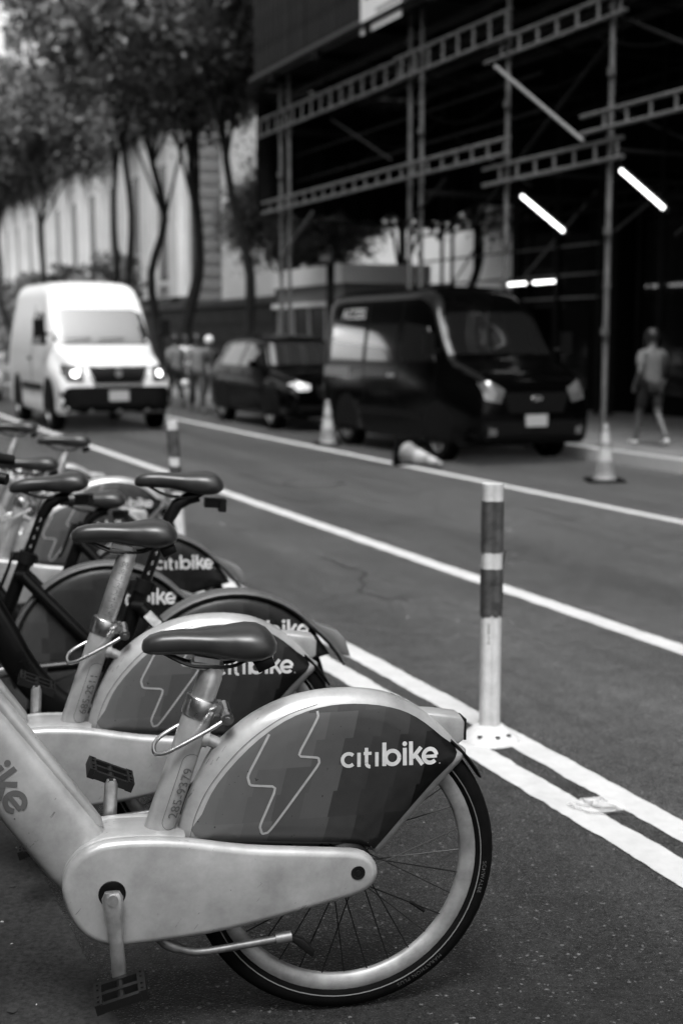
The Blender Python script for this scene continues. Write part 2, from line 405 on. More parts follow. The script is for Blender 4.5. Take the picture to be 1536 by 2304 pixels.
def logo():
    """list of (verts2d, faces) pieces; 'citi' light, 'bike' heavy; x-height 1 for bike, total width about 4.75"""
    out = []; w = .195; x = 0.0
    def add(path, ww): out.append(ribbon(path, ww))
    h = .80                                                 # citi x-height
    add(arc(.41, .41, .35, 45, 315), w); x = .98
    add(seg((x, 0), (x, h)), w); x += .42
    add(seg((x, .22), (x, 1.06)) , w); add(arc(x + .20, .20, .20, 180, 275, 8), w); add(seg((x - .16, h - .05), (x + .28, h - .05)), w * .9); x += .58
    add(seg((x, 0), (x, h)), w); x += .42
    W2 = .225
    add(seg((x, 0), (x, 1.32)), W2); add(arc(x + .46, .47, .38, 0, 360, 22), W2); x += 1.16
    add(seg((x, 0), (x, .98)), W2); out.append(disc(x, 1.21, .135)); x += .36
    add(seg((x, 0), (x, 1.32)), W2); add(seg((x + .08, .40), (x + .58, .98)), W2); add(seg((x + .22, .60), (x + .66, 0)), W2); x += 1.10
    add(arc(x, .47, .38, 4, 318, 22), W2); add(seg((x - .36, .44), (x + .40, .44)), W2 * .8)
    out.append(disc(x + .56, .03, .035))
    return out
LOGO = logo(); LOGO_W = 4.75

class Side:
    """rays a body mesh from its near side (-y) so that print lies on it"""
    def __init__(self, mb, axis='y', sgn=-1):
        self.b = BVHTree.FromPolygons([Vector(v) for v in mb.v], [f for f in mb.f]); self.axis = axis; self.s = sgn
    def at(self, u, v, off):
        if self.axis == 'y': o, d = Vector((u, 10 * self.s, v)), Vector((0, -self.s, 0))
        elif self.axis == 'x': o, d = Vector((10 * self.s, u, v)), Vector((-self.s, 0, 0))
        else: o, d = Vector((u, v, 10)), Vector((0, 0, -1))
        h, n, i, dist = self.b.ray_cast(o, d)
        if h is None: return None
        return h - d * off
def lay(side, pieces, fmap, off=.0008, step=.00012, mb=None):
    """pieces (verts2d, faces) -> fmap -> projected on side"""
    mb = mb or MB()
    for k, (v, f) in enumerate(pieces):
        P = [side.at(*fmap(x, y), off + step * (k % 5)) for x, y in v]
        last = next((p for p in P if p is not None), None)
        if last is None: continue
        ok = [q for q in f if all(P[i] is not None for i in q)]
        mb.add([p if p is not None else last for p in P], ok)
    return mb
def patch(side, poly, off=.002, thick=0.0, mx=.05):
    """polygon in the side's plane, subdivided, laid on the surface; thick adds a rim down to it"""
    bm = bmesh.new(); vs = [bm.verts.new((p[0], p[1], 0)) for p in poly]; bm.faces.new(vs)
    bmesh.ops.triangulate(bm, faces=bm.faces[:])
    for _ in range(6):
        es = [e for e in bm.edges if e.calc_length() > mx]
        if not es: break
        bmesh.ops.subdivide_edges(bm, edges=es, cuts=1); bmesh.ops.triangulate(bm, faces=bm.faces[:])
    bm.verts.index_update(); P = [side.at(v.co.x, v.co.y, off + thick) for v in bm.verts]
    Q = [side.at(v.co.x, v.co.y, -.004) for v in bm.verts]
    good = [p for p in P if p is not None]
    mb = MB()
    fs = [tuple(v.index for v in f.verts) for f in bm.faces if all(P[v.index] is not None for v in f.verts)]
    fill = good[0] if good else Vector()
    mb.add([p if p is not None else fill for p in P], fs)
    if thick:
        n = len(P); be = [(e.verts[0].index, e.verts[1].index) for e in bm.edges if len(e.link_faces) == 1]
        m2 = [q if q is not None else fill for q in Q]
        mb.v += [tuple(q) for q in m2]
        mb.f += [(a, b, b + n, a + n) for a, b in be if P[a] is not None and P[b] is not None]
    bm.free(); return mb

# ------------------------------------------------------------------ the setting: road, lines, kerb, sidewalk
def grid_sheet(name, s0, s1, t0, t1, z, m, ns=1, ntt=1):
    vs = [W(s0 + (s1 - s0) * i / ns, t0 + (t1 - t0) * j / ntt, z) for i in range(ns + 1) for j in range(ntt + 1)]
    fs = [(i * (ntt + 1) + j, i * (ntt + 1) + j + 1, (i + 1) * (ntt + 1) + j + 1, (i + 1) * (ntt + 1) + j) for i in range(ns) for j in range(ntt)]
    return MB().add(vs, fs).build(name, m, smooth=False)
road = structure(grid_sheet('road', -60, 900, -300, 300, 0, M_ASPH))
gutter = structure(grid_sheet('concrete_pad', -8, 40, -1.6, .63, .004, M_CONC))

def ragged_line(name, t, w, s0, s1, z=.004, step=.03, amp=.004, near=12):
    """painted stripe whose edges follow the stones of the asphalt"""
    r = random.Random(int(t * 100)); vs = []; s = s0; a = b = 0.0
    while s < s1:
        a = a * .6 + r.uniform(-1, 1) * amp; b = b * .6 + r.uniform(-1, 1) * amp
        vs += [W(s, t - w / 2 + a, z), W(s, t + w / 2 + b, z)]
        s += step if s < near else .5
    fs = [(2 * i, 2 * i + 1, 2 * i + 3, 2 * i + 2) for i in range(len(vs) // 2 - 1)]
    return structure(MB().add(vs, fs).build(name, M_PAINT, smooth=False))
ragged_line('lane_line', 6.72, .125, -6, 120)
ragged_line('lane_line', 3.96, .13, -6, 120)
ragged_line('lane_line', 2.485, .115, -6, 60)
ragged_line('lane_line', 2.285, .12, -6, 60)

def crack(pts, w):
    r = random.Random(3); P = []
    for i in range(len(pts) - 1):
        a, b = Vector(pts[i]), Vector(pts[i + 1]); n = max(2, int((b - a).length / .02))
        for k in range(n): P.append(a.lerp(b, k / n) + Vector((r.uniform(-1, 1), r.uniform(-1, 1))) * .006)
    v, f = [], []
    for i, p in enumerate(P):
        d = (P[min(i + 1, len(P) - 1)] - P[max(0, i - 1)]).normalized(); h = w * (.4 + r.random()) / 2
        v += [W(p.x - d.y * h, p.y + d.x * h, .004), W(p.x + d.y * h, p.y - d.x * h, .004)]
    f = [(2 * i, 2 * i + 1, 2 * i + 3, 2 * i + 2) for i in range(len(P) - 1)]
    return MB().add(v, f).build('asphalt_crack', M_GRIME, road, smooth=False)
crack([(8.29, 3.36), (8.15, 3.4), (7.9, 3.38), (7.75, 3.42), (7.63, 3.42), (7.43, 3.29), (7.25, 3.24), (7.07, 3.12), (6.95, 3.16), (6.79, 3.19), (6.81, 3.27), (6.69, 3.26)], .024)
# manhole cover set flush in the lane
mh = thing('manhole_cover', 'round iron manhole cover set flush in the travel lane asphalt', 'manhole', W(12.6, 5.05, 0))
MB().lathe([(.0, .006), (.25, .006), (.27, .004), (.28, .001)], 32).build('lid', mat('worn_iron', .060, .55, noise=(30, .3)), mh, smooth=False)
MB().lathe([(.29, .003), (.33, .007), (.35, .003)], 32).build('ring', mat('iron_ring', .05, .6, noise=(20, .4)), mh)

# sidewalk with granite kerb stones
KT = 9.1
side = structure(MB().add([W(-30, KT + .14, .15), W(30, KT + .14, .15), W(120, KT + .14, .15), W(-30, 14, .15), W(30, 14, .15), W(120, 14, .15),
                           W(-30, KT + .14, -.05), W(30, KT + .14, -.05), W(120, KT + .14, -.05)],
                          [(0, 1, 4, 3), (1, 2, 5, 4), (0, 6, 7, 1), (1, 7, 8, 2)]).build('sidewalk', M_SIDEW, smooth=False))
kst = MB().slab([(-.07, -.03), (.07, -.03), (.07, .153), (-.07, .148)], -.88, .88, .012, 2).mesh('kerb_stone', M_CURB)
for i in range(34):
    o = link('kerb_stone', kst, side); o.location = W(2.0 + i * 1.77, KT + .07, 0) ; o.rotation_euler = (0, 0, PHI)
slab = MB().box((0, 0, .006), (1.47, 1.47, .012)).mesh('paving_slab', M_SIDEW, smooth=False)
for i in range(20):
    for j in range(3):
        o = link('paving_slab', slab, side); o.location = W(5.0 + i * 1.5, KT + .9 + j * 1.5, .15); o.rotation_euler = (0, 0, PHI)

# ------------------------------------------------------------------ bicycles (local: +x to the rear, -y the side we see, z up, origin under the rear hub)
YAW = R_(12)
SK = [(-.369,.424),(-.355,.488),(-.331,.545),(-.292,.616),(-.244,.662),(-.186,.699),(-.118,.724),(-.04,.735),(.039,.732),(.109,.715),(.169,.681),(.221,.636),(.257,.595),(.277,.571),(.222,.513),(.151,.438),(.08,.362),(.065,.361),(.04,.374),(-.001,.381),(-.178,.399),(-.333,.414)]
DEC = [(-.334,.439),(-.319,.487),(-.285,.553),(-.218,.627),(-.141,.681),(-.064,.706),(.015,.71),(.094,.697),(.154,.67),(.213,.622),(.249,.583),(.196,.529),(.130,.457),(.066,.386),(.055,.380),(-.005,.397),(-.181,.415)]
ARM = [(-.517,.457),(-.449,.457),(-.356,.447),(-.225,.421),(-.052,.401),(.017,.391),(.047,.371),(.058,.34),(.045,.311),(.012,.293),(-.052,.279),(-.188,.252),(-.312,.234),(-.472,.225),(-.527,.23),(-.572,.256),(-.601,.301),(-.615,.36),(-.605,.402),(-.577,.434),(-.548,.449)]
BOLT = [(-.174,.656),(-.222,.568),(-.217,.547),(-.159,.541),(-.197,.455),(-.191,.436),(-.177,.439),(-.066,.586),(-.068,.599),(-.114,.605),(-.067,.689),(-.069,.700)]
HUBZ = .344
def shell(out, c, hm, pw=7, edge=.008):
    out = ccw(out); N = len(out); fs_ = [1, .99, .975, .95, .91, .85, .77, .62, .4, .2]
    rings = []
    for f in fs_: rings.append((f, hm * max(edge / hm, math.sqrt(max(0, 1 - f ** pw)))))
    vs = []; fs = []
    for sgn in (-1, 1):
        base = len(vs)
        for f, h in rings: vs += [(c[0] + (p[0] - c[0]) * f, sgn * h, c[1] + (p[1] - c[1]) * f) for p in out]
        vs.append((c[0], sgn * hm, c[1])); ctr = len(vs) - 1
        for r in range(len(rings) - 1):
            for i in range(N):
                k = (i + 1) % N; fs.append((base + r * N + i, base + r * N + k, base + (r + 1) * N + k, base + (r + 1) * N + i))
        l = base + (len(rings) - 1) * N
        fs += [(l + i, l + (i + 1) % N, ctr) for i in range(N)]
    half = len(vs) // 2
    fs += [(i, (i + 1) % N, half + (i + 1) % N, half + i) for i in range(N)]
    return MB().add(vs, fs)

def saddle_mesh():
    xs  = [-.147,-.143,-.130,-.105,-.07,-.03,.01,.045,.075,.10,.120,.132,.138]
    zt  = [.050,.060,.070,.077,.080,.079,.081,.087,.090,.087,.077,.064,.052]
    zb  = [.040,.034,.030,.029,.029,.029,.018,.006,.002,.006,.016,.028,.044]
    wd  = [.008,.019,.027,.032,.036,.041,.052,.066,.075,.077,.071,.054,.018]
    mb = MB(); n = 20; vs = []
    for x, a, b, w in zip(xs, zt, zb, wd):
        for k in range(n):
            th = 2 * math.pi * k / n; c_, s_ = math.cos(th), math.sin(th)
            y = w * math.copysign(abs(c_) ** .75, c_)
            zc = (a + b) / 2 + (a - b) / 2 * math.copysign(abs(s_) ** .8, s_)
            if s_ < 0 and x > 0: zc += (a - b) * .25 * (1 - abs(c_)) * min(1, x / .05)
            vs.append((x, y, zc))
    m = len(xs); fs = [(i * n + k, i * n + (k + 1) % n, (i + 1) * n + (k + 1) % n, (i + 1) * n + k) for i in range(m - 1) for k in range(n)]
    fs += [tuple(reversed(range(n))), tuple(range((m - 1) * n, m * n))]
    return mb.add(vs, fs).mesh('saddle', M_SADDLE, ang=70)

def saddle_group(parent, x, z, tilt=0.0, light=False, post_mat=None):
    s = link('saddle', cached('saddle', saddle_mesh), parent); s.location = (x, 0, z); s.rotation_euler = (0, tilt, 0)
    def rails():
        mb = MB()
        for y in (-.02, .02):
            mb.tube(smooth_loop([(-.105, y * .4, .034), (-.05, y, .008), (0, y, .002), (.05, y, .004), (.09, y * 1.4, .03)], 4, False), .0038, 6)
        return mb.mesh('rail', M_BLK)
    link('rail', cached('saddle_rail', rails), s)
    if light:
        link('rear_reflector', cached('sad_light', lambda: MB().box((.105, 0, -.012), (.05, .045, .028)).box((.137, 0, -.018), (.022, .058, .040)).mesh('rear_reflector', M_BLK)), s)
    else:
        link('rear_reflector', cached('sad_refl', lambda: MB().slab([(.088, .008), (.128, .022), (.135, .002), (.10, -.014)], -.028, .028, .005, 2).mesh('rear_reflector', M_BLK)), s)
    return s

def wheel(parent, name, x, r, hub_z, spokes_single=True, visible_detail=True):
    k = ('wheel', r)
    w = thing_part(name, parent, (x, 0, hub_z))
    ty = link('tyre', cached((k, 'tyre'), lambda: MB().lathe([(r - .045 + .0, -.014), (r - .038, -.021), (r - .024, -.0245), (r - .010, -.020), (r - .002, -.010), (r, 0), (r - .002, .010), (r - .010, .020), (r - .024, .0245), (r - .038, .021), (r - .045, .014)], 72, 'y', closed=True).mesh('tyre', M_RUB)), w)
    link('reflective_line', cached((k, 'refl'), lambda: MB().lathe([(r - .0350, -.0234), (r - .0330, -.0240), (r - .0330, -.0246), (r - .0352, -.0240)], 72, 'y', closed=True).mesh('reflective_line', M_REFL)), w)
    link('rim', cached((k, 'rim'), lambda: MB().lathe([(r - .042, -.0135), (r - .046, -.0155), (r - .058, -.0150), (r - .074, -.0095), (r - .078, -.003), (r - .078, .003), (r - .074, .0095), (r - .058, .0150), (r - .046, .0155), (r - .042, .0135)], 72, 'y', closed=True).mesh('rim', M_RIM)), w)
    link('hub', cached((k, 'hub'), lambda: MB().lathe([(.012, -.062), (.014, -.05), (.050, -.040), (.055, -.034), (.040, -.026), (.035, 0), (.040, .026), (.055, .034), (.050, .040), (.014, .05), (.012, .062)], 28, 'y').mesh('hub', M_BLK)), w)
    sp = []
    for i in range(32):
        side_ = -1 if i % 2 else 1; a = 2 * math.pi * i / 32; off = .42 * (1 if (i // 2) % 2 else -1)
        p = Vector((.052 * math.cos(a + off), side_ * .034, .052 * math.sin(a + off))); q = Vector(((r - .076) * math.cos(a), side_ * .002, (r - .076) * math.sin(a)))
        sp.append((p, q))
    if spokes_single:
        for i, (p, q) in enumerate(sp):
            link('spoke', cached((k, 'sp', i), lambda: MB().bar(p, q, .0015, 5).mesh('spoke', M_SPOKE)), w)
        link('valve', cached((k, 'valve'), lambda: MB().bar((.232 * .80, .0, -.232 * .60), (.19 * .80, 0, -.19 * .60), .004, 8).mesh('valve', M_BLK)), w)
    else:
        def allsp():
            mb = MB()
            for p, q in sp: mb.bar(p, q, .0013, 4)
            return mb.mesh('spokes', M_SPOKE)
        o = link('spokes', cached((k, 'allsp'), allsp), w); o['kind'] = 'stuff'
    return w
def thing_part(name, parent, loc):
    o = bpy.data.objects.new(name, None); COL.objects.link(o); o.parent = parent; o.location = loc; o.empty_display_size = .05; return o

def tyre_text(w, r, word, ang0):
    def mk():
        mb = MB()
        for s, a0 in ((word, ang0),):
            v, f = text2d(s, .0135, .0, 1.15)
            P = []
            for x, y in v:
                a = R_(a0) - x / (r - .02); rr = r - .0285 + y
                yy = -.0248 + .9 * max(0, (rr - (r - .024))) ** 1.0 * .32
                P.append((rr * math.cos(a), yy - .0008, rr * math.sin(a)))
            mb.add(P, f)
        return mb.mesh('tyre_lettering', M_RUBLET, smooth=False)
    link('tyre_lettering', cached(('tyretext', r, word), mk), w)

def stadium(L, h):
    """closed ring path (x along 0..L) of half height h"""
    return seg((0, -h), (L, -h), 8) + arc(L, 0, h, -90, 90, 8)[1:] + seg((L, h), (0, h), 8)[1:] + arc(0, 0, h, 90, 270, 8)[1:]

def pedal_mesh():
    mb = MB()
    for x in (-.045, .045): mb.box((x, -.045, 0), (.016, .095, .022))
    for y in (-.002, -.045, -.088): mb.box((0, y, 0), (.082, .012, .018))
    mb.bar((0, .02, 0), (0, -.085, 0), .008, 8)
    for x in (-.045, .045):
        for y in (-.08, -.06, -.03, -.01): mb.bar((x, y, -.014), (x, y, .014), .003, 5)
    return mb.mesh('pedal', M_BLK)

def crank_mesh():
    mb = MB(); n = 8
    pts = [(0, 0, .012), (0, 0, 0), (.002, -.004, -.05), (.006, -.010, -.10), (.010, -.014, -.165), (.0105, -.014, -.176)]
    mb.tube(pts, [(.016, .009), (.022, .012), (.0165, .010), (.015, .009), (.0150, .0085), (.010, .007)], 14, up=(0, 1, 0), pw=3.2)
    mb.bar((0, -.006, 0), (0, -.017, 0), .0115, 18)
    return mb.mesh('crank_arm', M_ALU)

def ebike(label, O, lift, number, marks=False, detail=True, yaw=YAW, turn=0.0):
    b = thing('electric_bicycle', label, 'bicycle', (O[0], O[1], 0), yaw, 'share bikes docked in a row')
    # ---- rear wheel
    w = wheel(b, 'rear_wheel', 0, .344, HUBZ, detail)
    if detail:
        tyre_text(w, .344, 'SCHWALBE', -4); tyre_text(w, .344, 'MARATHON PLUS', -47)
    # ---- chain case / swing arm
    arm_mb = CACHE.get('arm_mb')
    if arm_mb is None:
        o = smooth_loop(ARM, 3)
        arm_mb = MB().slab(o, -.088, -.050, .016, 4); arm_mb.slab(o, .050, .088, .016, 4)
        front = [p for p in o if p[0] < -.352]
        arm_mb.slab(smooth_loop(front, 1), -.062, .062, .012, 3)
        CACHE['arm_mb'] = arm_mb
    case = link('chain_case', cached('chain_case', lambda: arm_mb.mesh('chain_case', M_SILV, ang=50)), b)
    link('axle_cap', cached('axle_cap', lambda: MB().lathe([(.0, -.0895), (.0060, -.0895), (.0063, -.0885), (.0098, -.0885), (.0100, -.0895), (.0150, -.0898), (.0158, -.0880), (.0158, -.083)], 24, 'y', (.012, 0, .346)).mesh('axle_cap', M_BLK)), case)
    link('bearing_ring', cached('bb_ring', lambda: MB().lathe([(.0, -.0885), (.024, -.0885), (.027, -.0900), (.0285, -.0890), (.0285, -.083)], 28, 'y', (-.513, 0, .346)).mesh('bearing_ring', M_BLK)), case)
    # ---- skirt over the wheel
    if 'skirt_mb' not in CACHE:
        CACHE['skirt_mb'] = shell(smooth_loop(SK, 3), (-.05, .53), .052); CACHE['skirt_side'] = Side(CACHE['skirt_mb'])
    sk = link('wheel_skirt', cached('skirt', lambda: CACHE['skirt_mb'].mesh('wheel_skirt', M_SILV, ang=60)), b)
    ss = CACHE['skirt_side']
    link('printed_panel', cached('panel', lambda: patch(ss, smooth_loop(DEC, 3), .0014, 0, .011).mesh('printed_panel', M_DEC_E)), sk)
    def boltm():
        pts = []
        for i in range(len(BOLT)): pts.append(BOLT[i])
        p = smooth_loop(pts, 5, False)
        # straight runs between the rounded corners
        q = []
        for i in range(len(pts) - 1): q += seg(pts[i], pts[i + 1], 6)[:-1]
        q.append(pts[-1])
        sm = [q[0]]
        for i in range(1, len(q) - 1): sm.append(tuple((Vector(q[i - 1]) + 2 * Vector(q[i]) + Vector(q[i + 1])) / 4))
        sm.append(q[-1])
        return lay(ss, [ribbon(sm, .0052)], lambda x, y: (x, y), .0024).mesh('lightning_outline', M_BOLT)
    link('lightning_outline', cached('boltm', boltm), sk)
    kx = .0398
    link('lettering', cached('logo_e', lambda: lay(ss, LOGO, lambda x, y: (-.018 + x * kx, .5735 - x * kx * .035 + y * kx), .0022).mesh('lettering', M_WHITE, smooth=False)), sk)
    link('seam', cached('seam', lambda: lay(ss, [ribbon(smooth_loop([(-.345, .432), (-.331, .487), (-.297, .553), (-.230, .631), (-.146, .688), (-.066, .7135)], 6, False), .0011)], lambda x, y: (x, y), .0016).mesh('seam', M_INK, smooth=False)), sk)
    link('rear_light', cached('rlight', lambda: MB().slab([(.175, .668), (.215, .664), (.268, .655), (.277, .640), (.276, .600), (.262, .590), (.20, .62)], .0, .062, .007, 3).mesh('rear_light', M_SILV)), b)
    link('lamp_lens', cached('rlens', lambda: MB().box((.279, .031, .622), (.005, .052, .048)).mesh('lamp_lens', M_BLK)), b)
    link('mud_flap', cached('flap', lambda: MB().tube([(.354 * math.cos(R_(a)), 0, HUBZ + .354 * math.sin(R_(a))) for a in (48, 43, 38, 33, 29)], [(.030, .004), (.030, .004), (.029, .004), (.026, .004), (.018, .003)], 10, up=(0, 0, 1), pw=4).mesh('mud_flap', M_BLK)), b)
    # ---- seat tube, clamp, post, saddle
    a0, a1 = Vector((-.424, 0, .40)), Vector((-.318, 0, .706)); ax = (a1 - a0).normalized()
    if 'st_mb' not in CACHE:
        CACHE['st_mb'] = MB().tube([a0, a0 + ax * .04, a0 + ax * .16, a1], [.036, .0325, .0318, .0312], 28, up=(0, 1, 0))
        CACHE['st_side'] = Side(CACHE['st_mb'])
    st = link('seat_tube', cached('seat_tube', lambda: CACHE['st_mb'].mesh('seat_tube', M_SILV)), b)
    up2 = Vector((ax.x, ax.z)); lf = Vector((-ax.z, ax.x))
    def on_tube(x, y): p = Vector((-.386, .466)) + up2 * x + lf * y; return (p.x, p.y)
    sts = CACHE['st_side']
    def numm():
        v, f = text2d(number, .0295, .0, 1.03); return lay(sts, [(v, f)], lambda x, y: on_tube(x + .012, y - .0105), .0024).mesh('number', M_INK, smooth=False)
    pl = link('number_label', cached('pill', lambda: lay(sts, [ribbon(stadium(.135, .0185), .0012)], lambda x, y: on_tube(x + .005, y), .0007).mesh('number_label', M_INK, smooth=False)), st)
    if number: link('number', numm(), pl).parent = st
    link('stay_stub', cached('stub', lambda: MB().bar((-.345, 0, .655), (-.300, 0, .640), .020, 16).bar((-.304, 0, .641), (-.262, 0, .618), .0135, 14).mesh('stay_stub', M_SILV)), st)
    cl = link('seat_clamp', cached('clamp', lambda: MB().tube([a1 - ax * .014, a1 - ax * .012, a1 + ax * .026, a1 + ax * .028], [.034, .0355, .0355, .034], 28, up=(0, 1, 0)).box(a1 + ax * .007 + Vector((.036, 0, -.006)), (.020, .024, .030)).mesh('seat_clamp', M_CHROME)), b)
    link('clamp_bolt', cached('cbolt', lambda: MB().bar((-.262, .020, .708), (-.262, -.040, .694), .0105, 18).bar((-.262, -.036, .6945), (-.262, -.046, .692), .0135, 20).bar((-.262, -.044, .692), (-.262, -.0485, .6915), .006, 8).mesh('clamp_bolt', M_CHROME)), cl)
    link('clamp_lever', cached('clever', lambda: MB().tube(smooth_loop([(-.266, -.038, .690), (-.30, -.042, .672), (-.36, -.045, .643), (-.398, -.044, .626), (-.414, -.034, .624), (-.416, -.012, .634), (-.402, .012, .646), (-.36, .030, .664), (-.30, .034, .690), (-.266, .020, .704)], 5, False), .0048, 10).mesh('clamp_lever', M_CHROME)), cl)
    topz = .80 + lift; px = -.318 + .346 * (topz - .706)
    def post():
        e = Vector((px, 0, topz)); q = a1 - ax * .05
        mb = MB().tube([q, e - ax * .022, e - ax * .018, e - ax * .002], [.0262, .0262, .0245, .0245], 24, up=(0, 1, 0))
        mb.box(e + Vector((-.014, 0, .002)), (.070, .036, .014), Matrix.Rotation(R_(8), 3, 'Y')).box(e + Vector((-.016, 0, .017)), (.055, .046, .012), Matrix.Rotation(R_(12), 3, 'Y'))
        return mb
    pm = post(); po = pm.build('seat_post', M_ALU, b)
    if marks:
        psd = Side(pm); mk = MB(); base = Vector((-.318, .706)) + up2 * .045
        for i, s in enumerate(('6', '5', '4', '3', '2', '1', '0', '00')):
            v, f = text2d(s, .017)
            p0 = base + up2 * (.020 * i)
            cw = max(x for x, y in v)
            lay(psd, [(v, f)], lambda x, y: tuple(p0 - lf * (x - cw / 2) * 1.0 + up2 * (y - .0)), .0006, mb=mk)
            lay(psd, [ribbon(seg((-.013, -.003), (.013, -.003), 6), .0009)], lambda x, y: tuple(p0 + lf * x + up2 * y), .0006, mb=mk)
        mk.build('height_marks', M_INK, po, smooth=False)
    saddle_group(b, px - .005, topz + .0, R_(1) + turn, False)
    # ---- cranks, pedals, kickstand
    c1 = link('crank_arm', cached('crank', crank_mesh), b); c1.location = (-.513, -.108, .346)
    p1 = link('pedal', cached('pedal', pedal_mesh), b); p1.location = (-.503, -.135, .176); p1.rotation_euler = (0, R_(-14), 0)
    c2 = link('crank_arm', CACHE['crank'], b); c2.location = (-.513, .108, .346); c2.rotation_euler = (0, 0, 0); c2.rotation_euler = (R_(180), 0, 0)
    p2 = link('pedal', CACHE['pedal'], b); p2.location = (-.503, .135, .516); p2.rotation_euler = (R_(180), R_(24), 0)
    link('kickstand', cached('kick', lambda: MB().tube(smooth_loop([(-.43, -.03, .245), (-.405, -.055, .215), (-.37, -.06, .198), (-.328, -.06, .187), (-.24, -.06, .193), (-.15, -.058, .200)], 4, False), [.012] * 8 + [.0085] * 13, 10).bar((-.165, -.058, .199), (-.130, -.058, .202), .013, 12).mesh('kickstand', mat('dull_steel', .16, .45, metal=.6, noise=(30, .3)))), b)
    link('kickstand_foot', cached('kfoot', lambda: MB().slab([(-.14, .210), (-.128, .190), (-.084, .150), (-.078, .166), (-.105, .196)], -.066, -.050, .004, 2).mesh('kickstand_foot', M_BLK)), b)
    link('spoke_reflector', cached('srefl', lambda: MB().box((.165, -.012, .495), (.012, .006, .040), Matrix.Rotation(R_(25), 3, 'Y')).mesh('spoke_reflector', M_INKL)), b)
    # ---- down tube, head, fork, bars, front wheel (forward of the picture's edge)
    d0, d1 = Vector((-.545, 0, .355)), Vector((-1.00, 0, 1.0))
    if 'dt_mb' not in CACHE:
        CACHE['dt_mb'] = MB().tube([d0 + (d1 - d0) * k for k in (0, .08, .2, .4, .6, .8, 1)], [(.070, .042), (.076, .043), (.076, .042), (.074, .040), (.070, .038), (.064, .036), (.056, .034)], 28, up=(0, 1, 0), pw=2.9)
        CACHE['dt_side'] = Side(CACHE['dt_mb'])
    dt = link('down_tube', cached('dt', lambda: CACHE['dt_mb'].mesh('down_tube', M_SILV)), b)
    dd = (d0 - d1).normalized(); tv = Vector((dd.x, dd.z)); uv = Vector((-dd.z, dd.x)) * -1 if dd.x * 0 - 1 > 0 else Vector((-tv.y, tv.x))
    link('lettering', cached('logo_dt', lambda: lay(CACHE['dt_side'], LOGO, lambda x, y: tuple(Vector((-.733, .540)) + tv * ((x - LOGO_W) * .052) + uv * (y * .052)), .0012).mesh('lettering', M_INK, smooth=False)), dt)
    link('cable_cover', cached('ccover', lambda: MB().tube([Vector((-.530, 0, .462)), Vector((-.538, 0, .472)), Vector((-.60, 0, .560)), Vector((-.75, 0, .773)), Vector((-.95, 0, 1.045))], [(.006, .010), (.012, .020), (.014, .022), (.014, .022), (.012, .02)], 14, up=(0, 1, 0), pw=3).mesh('cable_cover', M_SILV)), dt)
    def front():
        mb = MB().tube([(-1.03, 0, .90), (-.965, 0, 1.10)], .034, 18)
        return mb.mesh('head_tube', M_SILV)
    link('head_tube', cached('e_head', front), b)
    link('fork', cached('e_fork', lambda: MB().tube([(-1.03, 0, .89), (-1.05, -.05, .80), (-1.13, -.058, .50), (-1.165, -.058, .344)], [.026, .022, .018, .013], 12).tube([(-1.03, 0, .89), (-1.05, .05, .80), (-1.13, .058, .50), (-1.165, .058, .344)], [.026, .022, .018, .013], 12).mesh('fork', M_SILV)), b)
    wheel(b, 'front_wheel', -1.165, .344, HUBZ, False)
    hb = link('handlebar', cached('e_bar', lambda: MB().tube(smooth_loop([(-.86, -.31, 1.14), (-.90, -.2, 1.15), (-.955, -.06, 1.14), (-.955, .06, 1.14), (-.90, .2, 1.15), (-.86, .31, 1.14)], 4, False), .015, 12).bar((-.965, 0, 1.08), (-.955, 0, 1.15), .024, 14).mesh('handlebar', M_BLK)), b)
    for sg in (-1, 1):
        link('grip', cached(('grip', sg), lambda: MB().bar((-.83, sg * .36, 1.135), (-.875, sg * .25, 1.147), .019, 14).mesh('grip', M_BLK)), hb)
    return b

